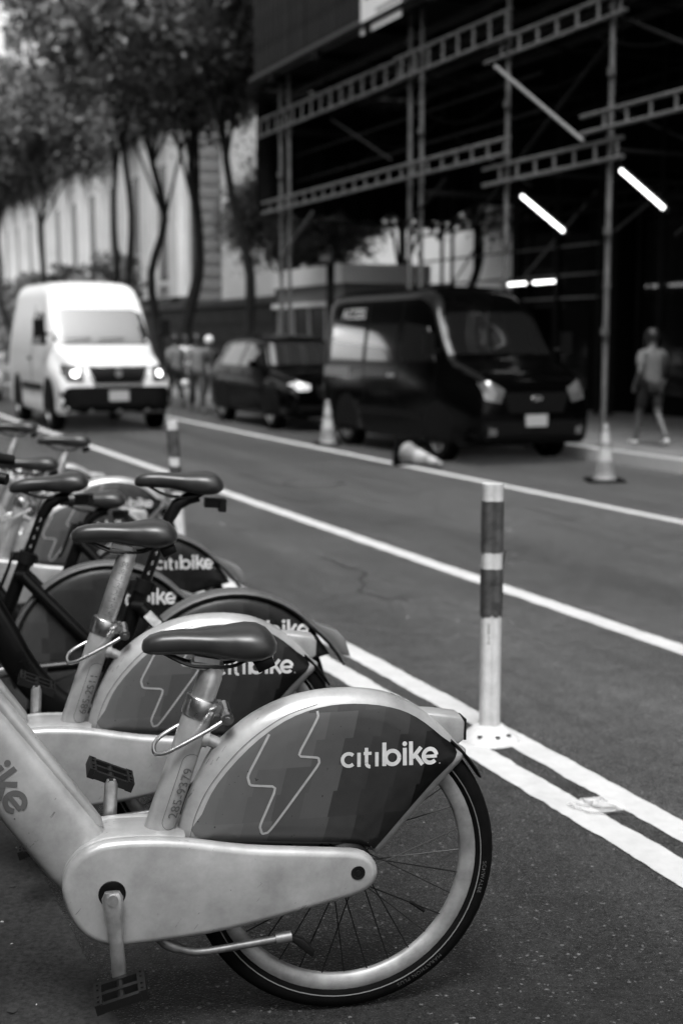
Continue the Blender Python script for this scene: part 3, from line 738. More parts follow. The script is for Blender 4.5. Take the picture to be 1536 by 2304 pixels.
# ---- older bikes with a black frame
DHZ = .315
def dark_bike(label, O, post_h, marks=True, yaw=YAW, sticker=False, tilt=0.0):
    b = thing('dark_bicycle', label, 'bicycle', (O[0], O[1], 0), yaw, 'share bikes docked in a row')
    wheel(b, 'rear_wheel', 0, .315, DHZ, False)
    def P(a, r): return (r * math.cos(R_(a)), DHZ + r * math.sin(R_(a)))
    if 'dsk_mb' not in CACHE:
        out = [P(a, .345) for a in range(188, 24, -8)] + [P(22, .35), (.16, .40), (.06, .33), (.0, .285), (-.10, .275), (-.25, .265)]
        CACHE['dsk_mb'] = shell(out, (-.05, .46), .043, 14); CACHE['dsk_side'] = Side(CACHE['dsk_mb'])
        CACHE['dsk_out'] = out
    sk = link('wheel_skirt', cached('dskirt', lambda: CACHE['dsk_mb'].mesh('wheel_skirt', M_DEC_D, ang=60)), b)
    kx = .045
    link('lettering', cached('logo_d', lambda: lay(CACHE['dsk_side'], LOGO, lambda x, y: (.005 + x * kx, .520 - x * kx * .03 + y * kx), .0012).mesh('lettering', M_WHITE, smooth=False)), sk)
    link('mudguard', cached('dmud', lambda: MB().tube([(P(a, .352 + max(0, 40 - a) * .0013)[0], 0, P(a, .352 + max(0, 40 - a) * .0013)[1]) for a in range(196, 10, -7)], [(.030, .008)] + [(.042, .012)] * 22 + [(.042, .012), (.042, .011), (.040, .009), (.034, .006)], 14, up=None, pw=2.4).mesh('mudguard', M_GREYF)), b)
    link('rear_light', cached('dlens', lambda: MB().slab([P(42, .362), P(31, .408), P(26, .418), P(17, .412), P(20, .385), P(30, .372)], -.024, .024, .005, 2).mesh('rear_light', mat('lamp_lens_grey', .14, .25))), b)
    # frame
    bb = Vector((-.445, 0, .285)); top = Vector((-.288, 0, .690)); ax = (top - bb).normalized()
    st_mb = MB().tube([bb, top], .0255, 18, up=(0, 1, 0))
    st = link('seat_tube', cached('d_st', lambda: st_mb.mesh('seat_tube', M_BLKP)), b)
    link('seat_stay', cached('d_stay', lambda: MB().tube([(-.322, -.030, .640), (-.30, -.044, .640), (-.02, -.056, .330), (.01, -.056, .305)], [.016, .022, .020, .016], 14).tube([(-.322, .030, .640), (-.30, .044, .640), (-.02, .056, .330), (.01, .056, .305)], [.016, .022, .020, .016], 14).mesh('seat_stay', M_BLKP)), b)
    link('chain_stay', cached('d_cstay', lambda: MB().tube([(-.43, -.04, .285), (-.2, -.05, .30), (0, -.056, .315)], [.022, .018, .016], 12).tube([(-.43, .04, .285), (-.2, .05, .30), (0, .056, .315)], [.022, .018, .016], 12).mesh('chain_stay', M_BLKP)), b)
    link('main_tube', cached('d_main', lambda: MB().tube(smooth_loop([(-.42, 0, .275), (-.50, 0, .280), (-.56, 0, .315), (-.622, 0, .375), (-.682, 0, .462), (-.75, 0, .60), (-.86, 0, .80), (-.95, 0, .94)], 4, False), [(.050, .034)] * 29, 18, up=(0, 1, 0), pw=2.6).mesh('main_tube', M_BLKP)), b)
    if sticker:
        link('sticker', MB().box((-.262, -.0665, .600), (.052, .004, .030), Matrix.Rotation(R_(48), 3, 'Y')).mesh('sticker', mat('paper_sticker', .55, .6, noise=(60, .35))), b)
    cl = link('seat_clamp', cached('d_cl', lambda: MB().tube([top - ax * .012, top + ax * .03], .032, 18, up=(0, 1, 0)).box(top + Vector((-.032, -.0, .016)), (.045, .030, .030)).box(top + Vector((.034, 0, .0)), (.02, .024, .026)).mesh('seat_clamp', M_BLK)), b)
    link('clamp_lever', cached('d_lev', lambda: MB().tube(smooth_loop([(-.335, -.024, .712), (-.352, -.026, .66), (-.378, -.026, .60), (-.392, -.016, .585), (-.392, .016, .585), (-.378, .026, .60), (-.352, .026, .66), (-.335, .024, .712)], 4, True), .0055, 8, closed=True).mesh('clamp_lever', M_CHROME if False else M_BLK)), cl)
    L = post_h
    e = top + ax * L
    pm = MB().tube([top - ax * .03, e], .0185, 16, up=(0, 1, 0)).tube([e - ax * .02, e + Vector((.02, 0, .025)), e + Vector((.055, 0, .045)), e + Vector((.09, 0, .052))], [.020, .021, .021, .019], 14, up=(0, 1, 0))
    po = pm.build('seat_post', M_BLKP, b)
    if marks:
        psd = Side(pm); mk = MB(); up2 = Vector((ax.x, ax.z)); lf = Vector((-ax.z, ax.x))
        for i, s in enumerate('65432A'):
            v, f = text2d(s, .020); p0 = Vector((top.x, top.z)) + up2 * (.05 + .034 * i)
            if .05 + .034 * i > L - .03: break
            lay(psd, [(v, f)], lambda x, y: tuple(p0 - lf * (x - .006) + up2 * y), .0006, mb=mk)
        if mk.v: mk.build('height_marks', M_INKL, po, smooth=False)
    saddle_group(b, e.x + .030, e.z + .048, tilt, True)
    # cranks
    c1 = link('crank_arm', cached('crank', crank_mesh), b); c1.location = (-.445, -.085, .285); c1.rotation_euler = (0, R_(-100), 0)
    p1 = link('pedal', cached('pedal', pedal_mesh), b); p1.location = (-.445 + .17, -.11, .30)
    c2 = link('crank_arm', CACHE['crank'], b); c2.location = (-.445, .085, .285); c2.rotation_euler = (R_(180), R_(-80), 0)
    p2 = link('pedal', CACHE['pedal'], b); p2.location = (-.445 - .17, .11, .27); p2.rotation_euler = (R_(180), 0, 0)
    link('crank_hub', cached('d_bb', lambda: MB().lathe([(.0, -.085), (.03, -.08), (.035, -.06), (.035, .06), (.03, .08), (0, .085)], 20, 'y', (-.445, 0, .285)).mesh('crank_hub', M_BLK)), b)
    link('head_tube', cached('d_head', lambda: MB().tube([(-.99, 0, .82), (-.925, 0, 1.05)], .034, 16).mesh('head_tube', M_BLKP)), b)
    link('fork', cached('d_fork', lambda: MB().tube([(-.99, 0, .82), (-1.01, -.05, .72), (-1.09, -.058, .45), (-1.12, -.058, .315)], [.024, .022, .018, .013], 10).tube([(-.99, 0, .82), (-1.01, .05, .72), (-1.09, .058, .45), (-1.12, .058, .315)], [.024, .022, .018, .013], 10).mesh('fork', M_BLKP)), b)
    wheel(b, 'front_wheel', -1.12, .315, DHZ, False)
    hb = link('handlebar', cached('d_bar', lambda: MB().tube(smooth_loop([(-.74, -.30, 1.09), (-.80, -.24, 1.11), (-.92, -.08, 1.10), (-.92, .08, 1.10), (-.80, .24, 1.11), (-.74, .30, 1.09)], 4, False), .014, 10).bar((-.925, 0, 1.03), (-.92, 0, 1.10), .022, 12).mesh('handlebar', M_BLK)), b)
    for sg in (-1, 1):
        link('grip', cached(('dgrip', sg), lambda: MB().tube([(-.80, sg * .25, 1.11), (-.74, sg * .29, 1.095), (-.69, sg * .31, 1.085)], [.018, .019, .017], 12).mesh('grip', M_BLK)), hb)
    return b

ebike('silver electric bicycle numbered 285-9379 in front, lowest saddle, whole rear wheel showing', (.006, 2.844), 0.0, '285-9379', False, True)
ebike('silver electric bicycle numbered 685-2511 with a long ruler-marked seat post', (-.34, 3.64), .115, '685-2511', True, True)
dark_bike('black-framed bicycle with tall marked seat post and pale sticker on its stay', (-.36, 4.30), .262, True, sticker=True, tilt=R_(4))
dark_bike('black-framed bicycle with wide skirt behind the 685-2511 seat tube, saddle over its looped lever', (-.866, 4.85), .190, True, tilt=R_(-4))
dark_bike('black-framed bicycle with the lowest black saddle, half hidden behind taller seat posts', (-.80, 5.60), .030, False)
ebike('silver electric bicycle just behind the lowest black saddle, third silver one', (-1.21, 6.36), .045, '', False, False)
ebike('silver electric bicycle with tall steel seat post, saddle seen just under the white van', (-1.24, 7.26), .085, '', False, False)
ebike('silver electric bicycle farthest along the row, only its saddle showing at the left edge', (-1.72, 8.10), .10, '', False, False)

# ------------------------------------------------------------------ flexible delineator posts
def delineator(label, s, t, lean=(0, 0), seed=1, h=.965):
    p = thing('delineator_post', label, 'bollard', W(s, t, 0), 0, 'flexible posts on the double line')
    R = .0395
    def ring(z, r, n=28, flat=True):
        out = []
        for k in range(n):
            a = 2 * math.pi * k / n; rr = r
            d = (a - R_(262) + math.pi) % (2 * math.pi) - math.pi          # shallow groove down the visible face
            if abs(d) < .42: rr = r * (1 - .24 * math.cos(d / .42 * math.pi / 2))
            out.append((rr * math.cos(a) + lean[0] * z, rr * math.sin(a) + lean[1] * z, z))
        return out
    def tube_(z0, z1, r, nz=6):
        mb = MB(); n = 28; vs = []
        for i in range(nz + 1): vs += ring(z0 + (z1 - z0) * i / nz, r)
        fs = [(i * n + k, i * n + (k + 1) % n, (i + 1) * n + (k + 1) % n, (i + 1) * n + k) for i in range(nz) for k in range(n)]
        fs += [tuple(reversed(range(n))), tuple(range(nz * n, (nz + 1) * n))]
        return mb.add(vs, fs)
    tube_(.045, h, R, 12).build('tube', M_POSTW, p)
    for z0, z1 in ((h - .235, h - .052), (h - .42, h - .30)): pass
    r = random.Random(seed)
    def band(z0, z1):
        """reflective sleeve with a torn lower edge"""
        mb = MB(); n = 28; lo = ring(z0, R + .0022); hi = ring(z1, R + .0022)
        lo = [(x, y, z + r.uniform(-.004, .010) * (k % 3 == 0)) for k, (x, y, z) in enumerate(lo)]
        md = ring((z0 + z1) / 2, R + .0026)
        vs = lo + md + hi; fs = [(i * n + k, i * n + (k + 1) % n, (i + 1) * n + (k + 1) % n, (i + 1) * n + k) for i in range(2) for k in range(n)]
        return mb.add(vs, fs)
    band(h - .250, h - .062).build('reflective_band', M_BAND, p); band(h - .490, h - .312).build('reflective_band', M_BAND, p)
    MB().box((R + .002 + lean[0] * .7, -.006, h - .285), (.006, .012, .075), Matrix.Rotation(R_(10), 3, 'Y')).build('torn_strip', M_GRIME, p)
    base = MB().lathe([(.046, .062), (.052, .060), (.075, .042), (.100, .020), (.112, .008), (.114, .002)], 36)
    bs = base.build('base', M_POSTW, p)
    for a in (240, 285, 320, 60, 150):
        MB().lathe([(0, .006), (.010, .005), (.011, 0)], 12, 'z').build('bolt_head', M_GRIME, bs).location = (.083 * math.cos(R_(a)), .083 * math.sin(R_(a)), .033)
    v, f = text2d('SHUR-TITE', .016)
    sd_ = Side(MB().add([q for z in (.0, 1.0) for q in ring(z, R)], [(k, (k + 1) % 28, 28 + (k + 1) % 28, 28 + k) for k in range(28)]))
    lay(sd_, [(v, f)], lambda x, y: (-.016 + y * .8, h - .515 - x), .001).build('printed_mark', M_INK, p, smooth=False)
    return p
delineator('white flexible post with two dark torn bands standing beside the front bike', 4.23, 2.40, (0, 0), 3)
delineator('leaning white flexible post with dark bands behind the tall black saddle, farther down the line', 8.86, 2.56, (-.055, .02), 5, h=.92)

# crumpled clear plastic bag and small litter
bag = MB(); r = random.Random(12)
n1, n2 = 14, 8; vs = []
for i in range(n1):
    for j in range(n2):
        a = 2 * math.pi * i / n1; b_ = math.pi / 2 * j / (n2 - 1); k = 1 + r.uniform(-.28, .28)
        vs.append((.085 * k * math.cos(a) * math.cos(b_), .045 * k * math.sin(a) * math.cos(b_), .004 + .030 * k * math.sin(b_)))
bag.add(vs, [(i * n2 + j, ((i + 1) % n1) * n2 + j, ((i + 1) % n1) * n2 + j + 1, i * n2 + j + 1) for i in range(n1) for j in range(n2 - 1)])
bg = bag.build('plastic_wrapper', mat('thin_clear_plastic', .8, .2, spec=.6, alpha=.35), None, ang=15)
bg.location = W(3.44, 2.345, .004); bg.rotation_euler = (0, 0, R_(-12))
tag(bg, 'crumpled clear plastic wrapper lying on the inner painted line', 'litter')
lit = MB(); r = random.Random(5)
for i in range(420):
    s = r.uniform(2.0, 11) ** 1.0; t = r.uniform(-.8, 5.5); z = .0045 if t < .63 else .0015
    k = r.uniform(.0012, .0045) * (1.9 if r.random() < .06 else 1) * (.55 if s < 4 else 1); a = r.uniform(0, 6.28); c = W(s, t, z)
    e1 = Vector((math.cos(a), math.sin(a), 0)) * k * r.uniform(1, 2.6); e2 = Vector((-math.sin(a), math.cos(a), 0)) * k
    lit.add([c - e1 - e2 * .3, c + e2, c + e1, c - e2 * .8, c + Vector((0, 0, k * .9))], [(0, 1, 4), (1, 2, 4), (2, 3, 4), (3, 0, 4)])
lo = lit.build('grit', mat('pale_grit', .40, .8, noise=(3, .7)), smooth=False); lo['kind'] = 'stuff'
lo['label'] = 'pale grit and tiny scraps scattered over the asphalt'
gum = MB(); r = random.Random(8)
for i in range(46):
    s = r.uniform(1.6, 6); t = r.uniform(-1.2, .55); k = r.uniform(.008, .022)
    vs = [W(s + k * math.cos(a * .785) * r.uniform(.7, 1.1), t + k * math.sin(a * .785) * r.uniform(.7, 1.1), .0075) for a in range(8)]
    gum.add(vs, [tuple(range(8))])
go = gum.build('gum_spots', mat('old_gum', .022, .8), smooth=False); go['kind'] = 'stuff'; go['label'] = 'flattened dark gum spots on the concrete pad'
spot = tag(MB().lathe([(0, .004), (.020, .0035), (.027, .001)], 12).build('paper_scrap', M_CLOTHW), 'small round white scrap on the asphalt left of the near post', 'litter')
spot.location = W(5.17, 2.92, .002)

# ------------------------------------------------------------------ vehicles (local: +x backwards from the nose, +y the side towards the bikes, origin on the ground under the nose)
def body_loft(stations, nx=4, nr=28):
    """stations: (x, z_bottom, z_top, w_bottom, w_belt, w_top, z_belt, corner) -> closed skin"""
    st = [Vector(s) if False else s for s in stations]
    # catmull-rom on every column
    cols = list(zip(*st)); out = []
    for i in range(len(st) - 1):
        for k in range(nx if i < len(st) - 1 else 1):
            t = k / nx; row = []
            for c in cols:
                p0, p1, p2, p3 = c[max(0, i - 1)], c[i], c[i + 1], c[min(len(c) - 1, i + 2)]
                m1, m2 = (p2 - p0) / 2, (p3 - p1) / 2
                if (p1 - p0) * (p2 - p1) <= 0: m1 = 0
                if (p2 - p1) * (p3 - p2) <= 0: m2 = 0
                h = p2 - p1
                m1 = max(-3 * abs(h), min(3 * abs(h), m1)); m2 = max(-3 * abs(h), min(3 * abs(h), m2))
                row.append((2 * t ** 3 - 3 * t ** 2 + 1) * p1 + (t ** 3 - 2 * t ** 2 + t) * m1 + (-2 * t ** 3 + 3 * t ** 2) * p2 + (t ** 3 - t ** 2) * m2)
            out.append(row)
    out.append(list(st[-1]))
    vs = []; n = None
    for x, zb, zt, wb, wm, wt, zm, cr in out:
        h = []
        cr2 = min(cr, wt * .9, max(.01, (zt - zm) * .9))
        for k in range(5): h.append((wt - cr2) * k / 4 and ((wt - cr2) * k / 4, zt + .03 * (1 - (k / 4) ** 2) * min(1, wt)) or (0.0, zt + .03 * min(1, wt)))
        for k in range(1, 6):
            a = R_(90 - 90 * k / 5); h.append((wt - cr2 + cr2 * math.cos(a), zt - cr2 + cr2 * math.sin(a)))
        for k in range(1, 5):
            t = k / 4; z0 = zt - cr2; h.append((wt + (wm - wt) * (1 - (1 - t) ** 1.6), z0 + (zm - z0) * t))
        for k in range(1, 5):
            t = k / 4; h.append((wm + (wb - wm) * t ** 2, zm + (zb + .06 - zm) * t))
        h.append((wb - .05, zb)); h.append((0.0, zb))
        ring = [(x, y, z) for y, z in h] + [(x, -y, z) for y, z in reversed(h[1:-1])]
        n = len(ring); vs += ring
    m = len(out); fs = [(i * n + k, i * n + (k + 1) % n, (i + 1) * n + (k + 1) % n, (i + 1) * n + k) for i in range(m - 1) for k in range(n)]
    fs += [tuple(reversed(range(n))), tuple(range((m - 1) * n, m * n))]
    return MB().add(vs, fs)
def car_wheel(parent, x, y, r, w=.2):
    wv = thing_part('wheel', parent, (x, y, r)); sg = 1 if y > 0 else -1
    key = ('cw', r, sg)
    link('tyre', cached((key, 't'), lambda: MB().lathe([(r * .62, -w / 2), (r * .9, -w / 2), (r, -w / 2 + .03), (r, w / 2 - .03), (r * .9, w / 2), (r * .62, w / 2)], 32, 'y', closed=True).mesh('tyre', M_RUB)), wv)
    def rim():
        mb = MB().lathe([(0, sg * w * .30), (r * .16, sg * w * .33), (r * .20, sg * w * .22), (r * .30, sg * w * .15)], 20, 'y')
        mb.lathe([(r * .56, sg * w * .15), (r * .60, sg * w * .44), (r * .64, sg * w * .44), (r * .64, -sg * w * .3), (r * .56, -sg * w * .3)], 32, 'y', closed=True)
        for i in range(6):
            a = i * math.pi / 3; mb.bar((r * .15 * math.cos(a), sg * w * .22, r * .15 * math.sin(a)), (r * .60 * math.cos(a), sg * w * .34, r * .60 * math.sin(a)), r * .075, 6)
        mb.lathe([(0, sg * w * .02), (r * .58, sg * w * .02)], 24, 'y'); return mb.mesh('rim', mat('wheel_steel', .26, .4, metal=.6))
    link('rim', cached((key, 'r'), rim), wv)
def arch(side, x, r, z0, n=14):
    return [(x + r * math.cos(math.pi * i / n), r * .98 + (r * math.sin(math.pi * i / n)) * 1.0 - .0) for i in range(n + 1)] + [(x - r, z0), (x + r, z0)]

def parts_patch(veh, side, specs):
    """specs: (name, polygon, material, offset, thickness, parent or None)"""
    made = {}
    for nm, poly, m, off, th in specs:
        o = patch(side, poly, off, th, .12).build(nm, m, veh); made[nm] = o
    return made

def white_van():
    v = thing('white_van', 'white passenger van with lit headlights driving towards the bikes', 'van', W(20.35, 4.93, 0), ROT_VEH); v.scale = (1, .97, 1)
    H_, hw = 2.40, .93
    S = [(0.00, .42, .88, .62, .66, .60, .66, .05), (.05, .34, .98, .76, .78, .66, .66, .07), (.14, .30, 1.06, .84, .86, .72, .70, .09), (.30, .28, 1.14, .90, .91, .76, .78, .12),
         (.75, .27, 1.27, .92, .93, .80, .90, .14), (.98, .26, 1.40, .93, .935, .82, .95, .15), (1.42, .26, 1.96, .93, .935, .82, 1.0, .20), (1.60, .26, 2.22, .93, .935, .80, 1.05, .24),
         (1.80, .26, 2.34, .93, .935, .80, 1.05, .26), (2.3, .26, 2.38, .93, .935, .80, 1.05, .26), (4.0, .26, 2.40, .93, .935, .80, 1.05, .26), (4.6, .28, 2.36, .92, .93, .74, 1.05, .24), (4.68, .32, 2.26, .88, .9, .7, 1.05, .2)]
    mb = body_loft(S); mb.build('body', M_VANW, v, ang=35)
    fr = Side(mb, 'x', -1); sl = Side(mb, 'y', 1)
    specs = [('windscreen', [(-.82, 1.35), (.82, 1.35), (.74, 1.85), (.60, 1.93), (-.60, 1.93), (-.74, 1.85)], mat('sky_lit_windscreen', .02, .03, spec=1.0, coat=1.0, ior=2.3), .004, .006),
             ('grille', [(-.48, 1.02), (.48, 1.02), (.36, .77), (-.36, .77)], M_TRIM, .006, .010),
             ('bumper', [(-.74, .72), (.74, .72), (.90, .66), (.90, .30), (-.90, .30), (-.90, .66)], M_TRIM, .006, .012),
             ('licence_plate', [(-.16, .66), (.16, .66), (.16, .50), (-.16, .50)], M_PLATE, .022, .006)]
    parts_patch(v, fr, specs)
    gl = patch(fr, [(-.53, 1.05), (.53, 1.05), (.39, .73), (-.39, .73)], .002, .006, .1).build('grille_surround', mat('chrome_trim', .5, .25, metal=.9), v)
    for i, z in enumerate((.97, .91, .85)):
        patch(fr, [(-.38 + i * .025, z), (.38 - i * .025, z), (.375 - i * .025, z - .018), (-.375 + i * .025, z - .018)], .018, .004, .1).build('grille_bar', M_TRIM, v)
    MB().lathe([(.0, 0), (.055, 0), (.06, .01), (.055, .02), (0, .02)], 20, 'x', (0, 0, 0)).build('round_badge', mat('chrome_trim2', .3, .3, metal=.8), v).location = (-.02 + fr.at(0, .92, .02).x, 0, .92)
    for y in (-.68, .68):
        sg = 1 if y > 0 else -1
        h = patch(fr, [(y - .15 * sg, 1.03), (y + .13 * sg, 1.06), (y + .17 * sg, .92), (y + .12 * sg, .80), (y - .12 * sg, .80)], .004, .010, .06).build('headlight', M_LAMP, v)
        patch(fr, [(y + .055 * math.cos(a * .628), .92 + .055 * math.sin(a * .628)) for a in range(10)], .016, .006, .05).build('bulb', M_LAMPON, h)
        MB().box((.98, sg * 1.05, 1.62), (.10, .16, .28)).bar((1.0, sg * .88, 1.52), (1.0, sg * 1.0, 1.55), .03, 6).build('mirror', M_TRIM, v)
        car_wheel(v, .92, sg * .83, .345, .22); car_wheel(v, 3.75, sg * .83, .345, .22)
        ss = Side(mb, 'y', sg)
        for x in (.92, 3.75): patch(ss, arch(ss, x, .43, .27), .004, .004, .1).build('wheel_arch', M_TRIM, v)
        patch(ss, [(1.25, 1.36), (1.62, 1.86), (2.25, 1.90), (2.25, 1.36)], .004, .004, .12).build('side_window', M_GLASS, v)
        patch(ss, [(2.32, .5), (2.345, .5), (2.345, 2.0), (2.32, 2.0)], .003, .001, .2).build('door_seam', M_TRIM, v)
        patch(ss, [(2.42, 1.10), (2.58, 1.10), (2.58, 1.15), (2.42, 1.15)], .004, .02, .2).build('door_handle', M_TRIM, v)
        patch(ss, [(1.45, .62), (3.25, .62), (3.25, .72), (1.45, .72)], .004, .008, .2).build('rub_strip', M_TRIM, v)
    for y in (-.35, .2): MB().bar((.98, y, 1.46), (.93, y + .42, 1.44), .008, 5).build('wiper', M_TRIM, v)
    return v
white_van()

def dark_van():
    v = thing('black_van', 'black high-roofed van with ACCESS lettering parked under the scaffolding', 'van', W(13.42, 8.17, 0), ROT_VEH + R_(1.2)); v.scale = (.96, .96, .98)
    S = [(0.00, .36, .84, .62, .66, .58, .60, .05), (.04, .28, .95, .74, .76, .64, .62, .07), (.11, .24, 1.02, .80, .82, .70, .66, .09), (.28, .22, 1.10, .84, .85, .74, .72, .11),
         (.60, .21, 1.19, .86, .87, .78, .80, .13), (.82, .21, 1.28, .87, .875, .79, .85, .14), (1.16, .21, 1.74, .87, .875, .77, .88, .18), (1.34, .21, 1.98, .87, .875, .75, .9, .22),
         (1.56, .21, 2.10, .87, .875, .75, .9, .24), (2.0, .21, 2.14, .87, .875, .76, .9, .24), (3.9, .21, 2.14, .87, .875, .76, .9, .24), (4.42, .22, 2.10, .86, .87, .75, .9, .22), (4.50, .26, 2.0, .83, .85, .7, .9, .2)]
    mb = body_loft(S); mb.build('body', M_VANB, v, ang=35)
    fr = Side(mb, 'x', -1)
    parts_patch(v, fr, [('windscreen', [(-.74, 1.30), (.74, 1.30), (.68, 1.74), (.54, 1.82), (-.54, 1.82), (-.68, 1.74)], M_GLASSR, .004, .006),
                        ('grille', [(-.46, .86), (.46, .86), (.38, .62), (-.38, .62)], M_TRIM, .006, .010),
                        ('bumper', [(-.72, .52), (.72, .52), (.70, .30), (-.70, .30)], M_TRIM, .006, .012),
                        ('licence_plate', [(-.15, .60), (.15, .60), (.15, .46), (-.15, .46)], M_PLATE, .022, .006)])
    bd = MB().lathe([(.0, 0), (.05, 0), (.055, .008), (.05, .016), (0, .016)], 20, 'x').build('oval_badge', mat('badge_metal', .35, .25, metal=.8), v)
    bd.location = (fr.at(0, .79, .03).x, 0, .79); bd.scale = (1, 1.5, .7)
    for sg in (-1, 1):
        h = patch(fr, [(sg * .44, .90), (sg * .62, 1.00), (sg * .72, .98), (sg * .70, .78), (sg * .50, .74)], .004, .010, .06).build('headlight', M_LAMP, v)
        patch(fr, [(sg * .60 + .045 * math.cos(a * .628), .87 + .045 * math.sin(a * .628)) for a in range(10)], .015, .005, .05).build('reflector', M_LAMP, h)
        patch(fr, [(sg * .56, .44), (sg * .66, .46), (sg * .66, .36), (sg * .56, .36)], .02, .005, .05).build('fog_light', M_LAMP, v)
        MB().box((.90, sg * 1.00, 1.44), (.09, .14, .27)).bar((.93, sg * .84, 1.34), (.92, sg * .95, 1.36), .025, 6).build('mirror', M_TRIM, v)
        MB().bar((.80, sg * .10, 1.32), (.76, sg * .10 + .52, 1.31), .009, 5).build('wiper', M_TRIM, v)
        ss = Side(mb, 'y', sg)
        for x in (.90, 3.62):
            car_wheel(v, x, sg * .77, .30, .2); patch(ss, arch(ss, x, .37, .22), .004, .004, .1).build('wheel_arch', M_TRIM, v)
        patch(ss, [(1.05, 1.22), (1.32, 1.64), (1.95, 1.70), (1.95, 1.20)], .004, .004, .12).build('side_window', M_GLASSR, v)
        for x0, x1 in ((2.10, 3.0), (3.12, 4.2)): patch(ss, [(x0, 1.20), (x0, 1.68), (x1, 1.68), (x1, 1.20)], .004, .004, .12).build('side_window', M_GLASSR, v)
        patch(ss, [(1.3, .50), (3.2, .50), (3.2, .58), (1.3, .58)], .004, .008, .2).build('rub_strip', M_TRIM, v)
        patch(ss, [(2.1, 1.0), (2.28, 1.0), (2.28, 1.04), (2.1, 1.04)], .004, .02, .2).build('door_handle', mat('chrome_trim3', .4, .3, metal=.8), v)
        for x in (1.0, 2.03, 3.06): patch(ss, [(x, .40), (x + .014, .40), (x + .014, 1.95), (x, 1.95)], .002, .001, .15).build('door_seam', M_TRIM, v)
    ss = Side(mb, 'y', 1)
    tv, tf = text2d('ACCESS', .22, .01)
    lay(ss, [(tv, tf)], lambda x, y: (3.95 - x * 1.0, 1.76 + y * .9), .006).build('lettering', mat('grey_vinyl', .5, .5), v, smooth=False)
    patch(ss, [(3.55, .96), (4.55, .96), (4.55, 1.10), (3.55, 1.10)], .004, .002, .2).build('side_stripe', mat('grey_vinyl2', .16, .5), v)
    return v
dark_van()

def suv(name, label, s, t, m, L=4.1, rz=0.0):
    v = thing(name, label, 'car', W(s, t, 0), ROT_VEH + rz)
    S = [(0.00, .34, .66, .55, .60, .50, .52, .05), (.05, .26, .76, .68, .72, .60, .55, .07), (.16, .22, .82, .74, .78, .64, .60, .09), (.55, .21, .90, .78, .80, .68, .66, .11),
         (1.0, .21, .96, .80, .81, .70, .70, .12), (1.14, .21, 1.01, .80, .81, .70, .72, .12), (1.52, .21, 1.34, .80, .81, .64, .76, .16), (1.72, .21, 1.45, .80, .81, .62, .78, .18),
         (2.3, .21, 1.50, .80, .81, .62, .8, .18), (3.3, .21, 1.47, .80, .81, .61, .82, .18), (3.78, .23, 1.34, .79, .80, .61, .84, .16), (4.0, .27, .98, .76, .78, .60, .80, .12), (4.08, .34, .80, .70, .72, .58, .7, .08)]
    mb = body_loft(S); mb.build('body', m, v, ang=35)
    fr = Side(mb, 'x', -1)
    parts_patch(v, fr, [('windscreen', [(-.66, 1.03), (.66, 1.03), (.57, 1.39), (-.57, 1.39)], MATS['sky_lit_windscreen'], .004, .005),
                        ('grille', [(-.34, .72), (.34, .72), (.26, .52), (-.26, .52)], M_TRIM, .006, .008),
                        ('bumper', [(-.62, .42), (.62, .42), (.60, .28), (-.60, .28)], M_TRIM, .006, .010),
                        ('licence_plate', [(-.14, .50), (.14, .50), (.14, .38), (-.14, .38)], M_PLATE, .02, .005)])
    for sg in (-1, 1):
        patch(fr, [(sg * .40, .74), (sg * .60, .80), (sg * .68, .74), (sg * .60, .64), (sg * .42, .65)], .004, .010, .06).build('headlight', mat('headlamp_clear', .6, .2, coat=1.0), v)
        MB().box((1.28, sg * .90, 1.04), (.08, .14, .11)).bar((1.30, sg * .78, .99), (1.30, sg * .86, 1.02), .02, 6).build('mirror', m, v)
        ss = Side(mb, 'y', sg)
        for x in (.78, 3.22):
            car_wheel(v, x, sg * .71, .305, .19); patch(ss, arch(ss, x, .37, .22), .004, .004, .1).build('wheel_arch', M_TRIM, v)
        patch(ss, [(1.38, 1.01), (1.66, 1.31), (2.28, 1.38), (2.28, 1.00)], .004, .003, .1).build('side_window', M_GLASSR, v)
        patch(ss, [(2.38, 1.00), (2.38, 1.38), (3.25, 1.35), (3.35, 1.01)], .004, .003, .1).build('side_window', M_GLASSR, v)
        for x in (2.2, 3.0): patch(ss, [(x - .16, .88), (x, .88), (x, .91), (x - .16, .91)], .004, .012, .1).build('door_handle', M_TRIM, v)
        MB().bar((1.9, sg * .56, 1.50), (3.3, sg * .56, 1.48), .018, 6).build('roof_rail', M_TRIM, v)
    return v
suv('black_car', 'black sport utility car parked behind the black van', 19.35, 8.12, M_CARB)
suv('silver_car', 'pale car following behind the white van, cut by the left edge', 31.0, 4.1, M_CARS)

# ------------------------------------------------------------------ traffic cones
def cone(label, loc, rot=(0, 0, 0), h=.62, dark_base=True):
    c = thing('traffic_cone', label, 'cone', loc, 0, 'traffic cones by the parking lane'); c.rotation_euler = rot
    R0 = .115 * h / .62
    MB().slab([(-.19, 0), (.19, 0), (.185, .028), (-.185, .028)], -.19, .19, .008, 2).build('base', M_RUB, c)
    rr = lambda z: R0 + (.024 - R0) * (z - .028) / (h - .028)
    MB().lathe([(R0 + .012, .028), (R0, .04)] + [(rr(z), z) for z in (.1, .2, .3, .4, .5, h - .01)] + [(.017, h)], 28).build('cone_body', M_CONE, c)
    for a, b in ((.22, .36), (.42, .53)):
        a, b = a * h / .62, b * h / .62
        MB().lathe([(rr(a) + .002, a), (rr(b) + .002, b)], 28).build('reflective_collar', M_CONEB, c)
    return c
cone('upright pale-banded cone on a black base in front of the scaffold pole', W(11.60, 7.90, 0), h=.60)
cone('upright cone behind the fallen one, beside the rear wheel of the black van', W(17.05, 7.05, 0), h=.62)
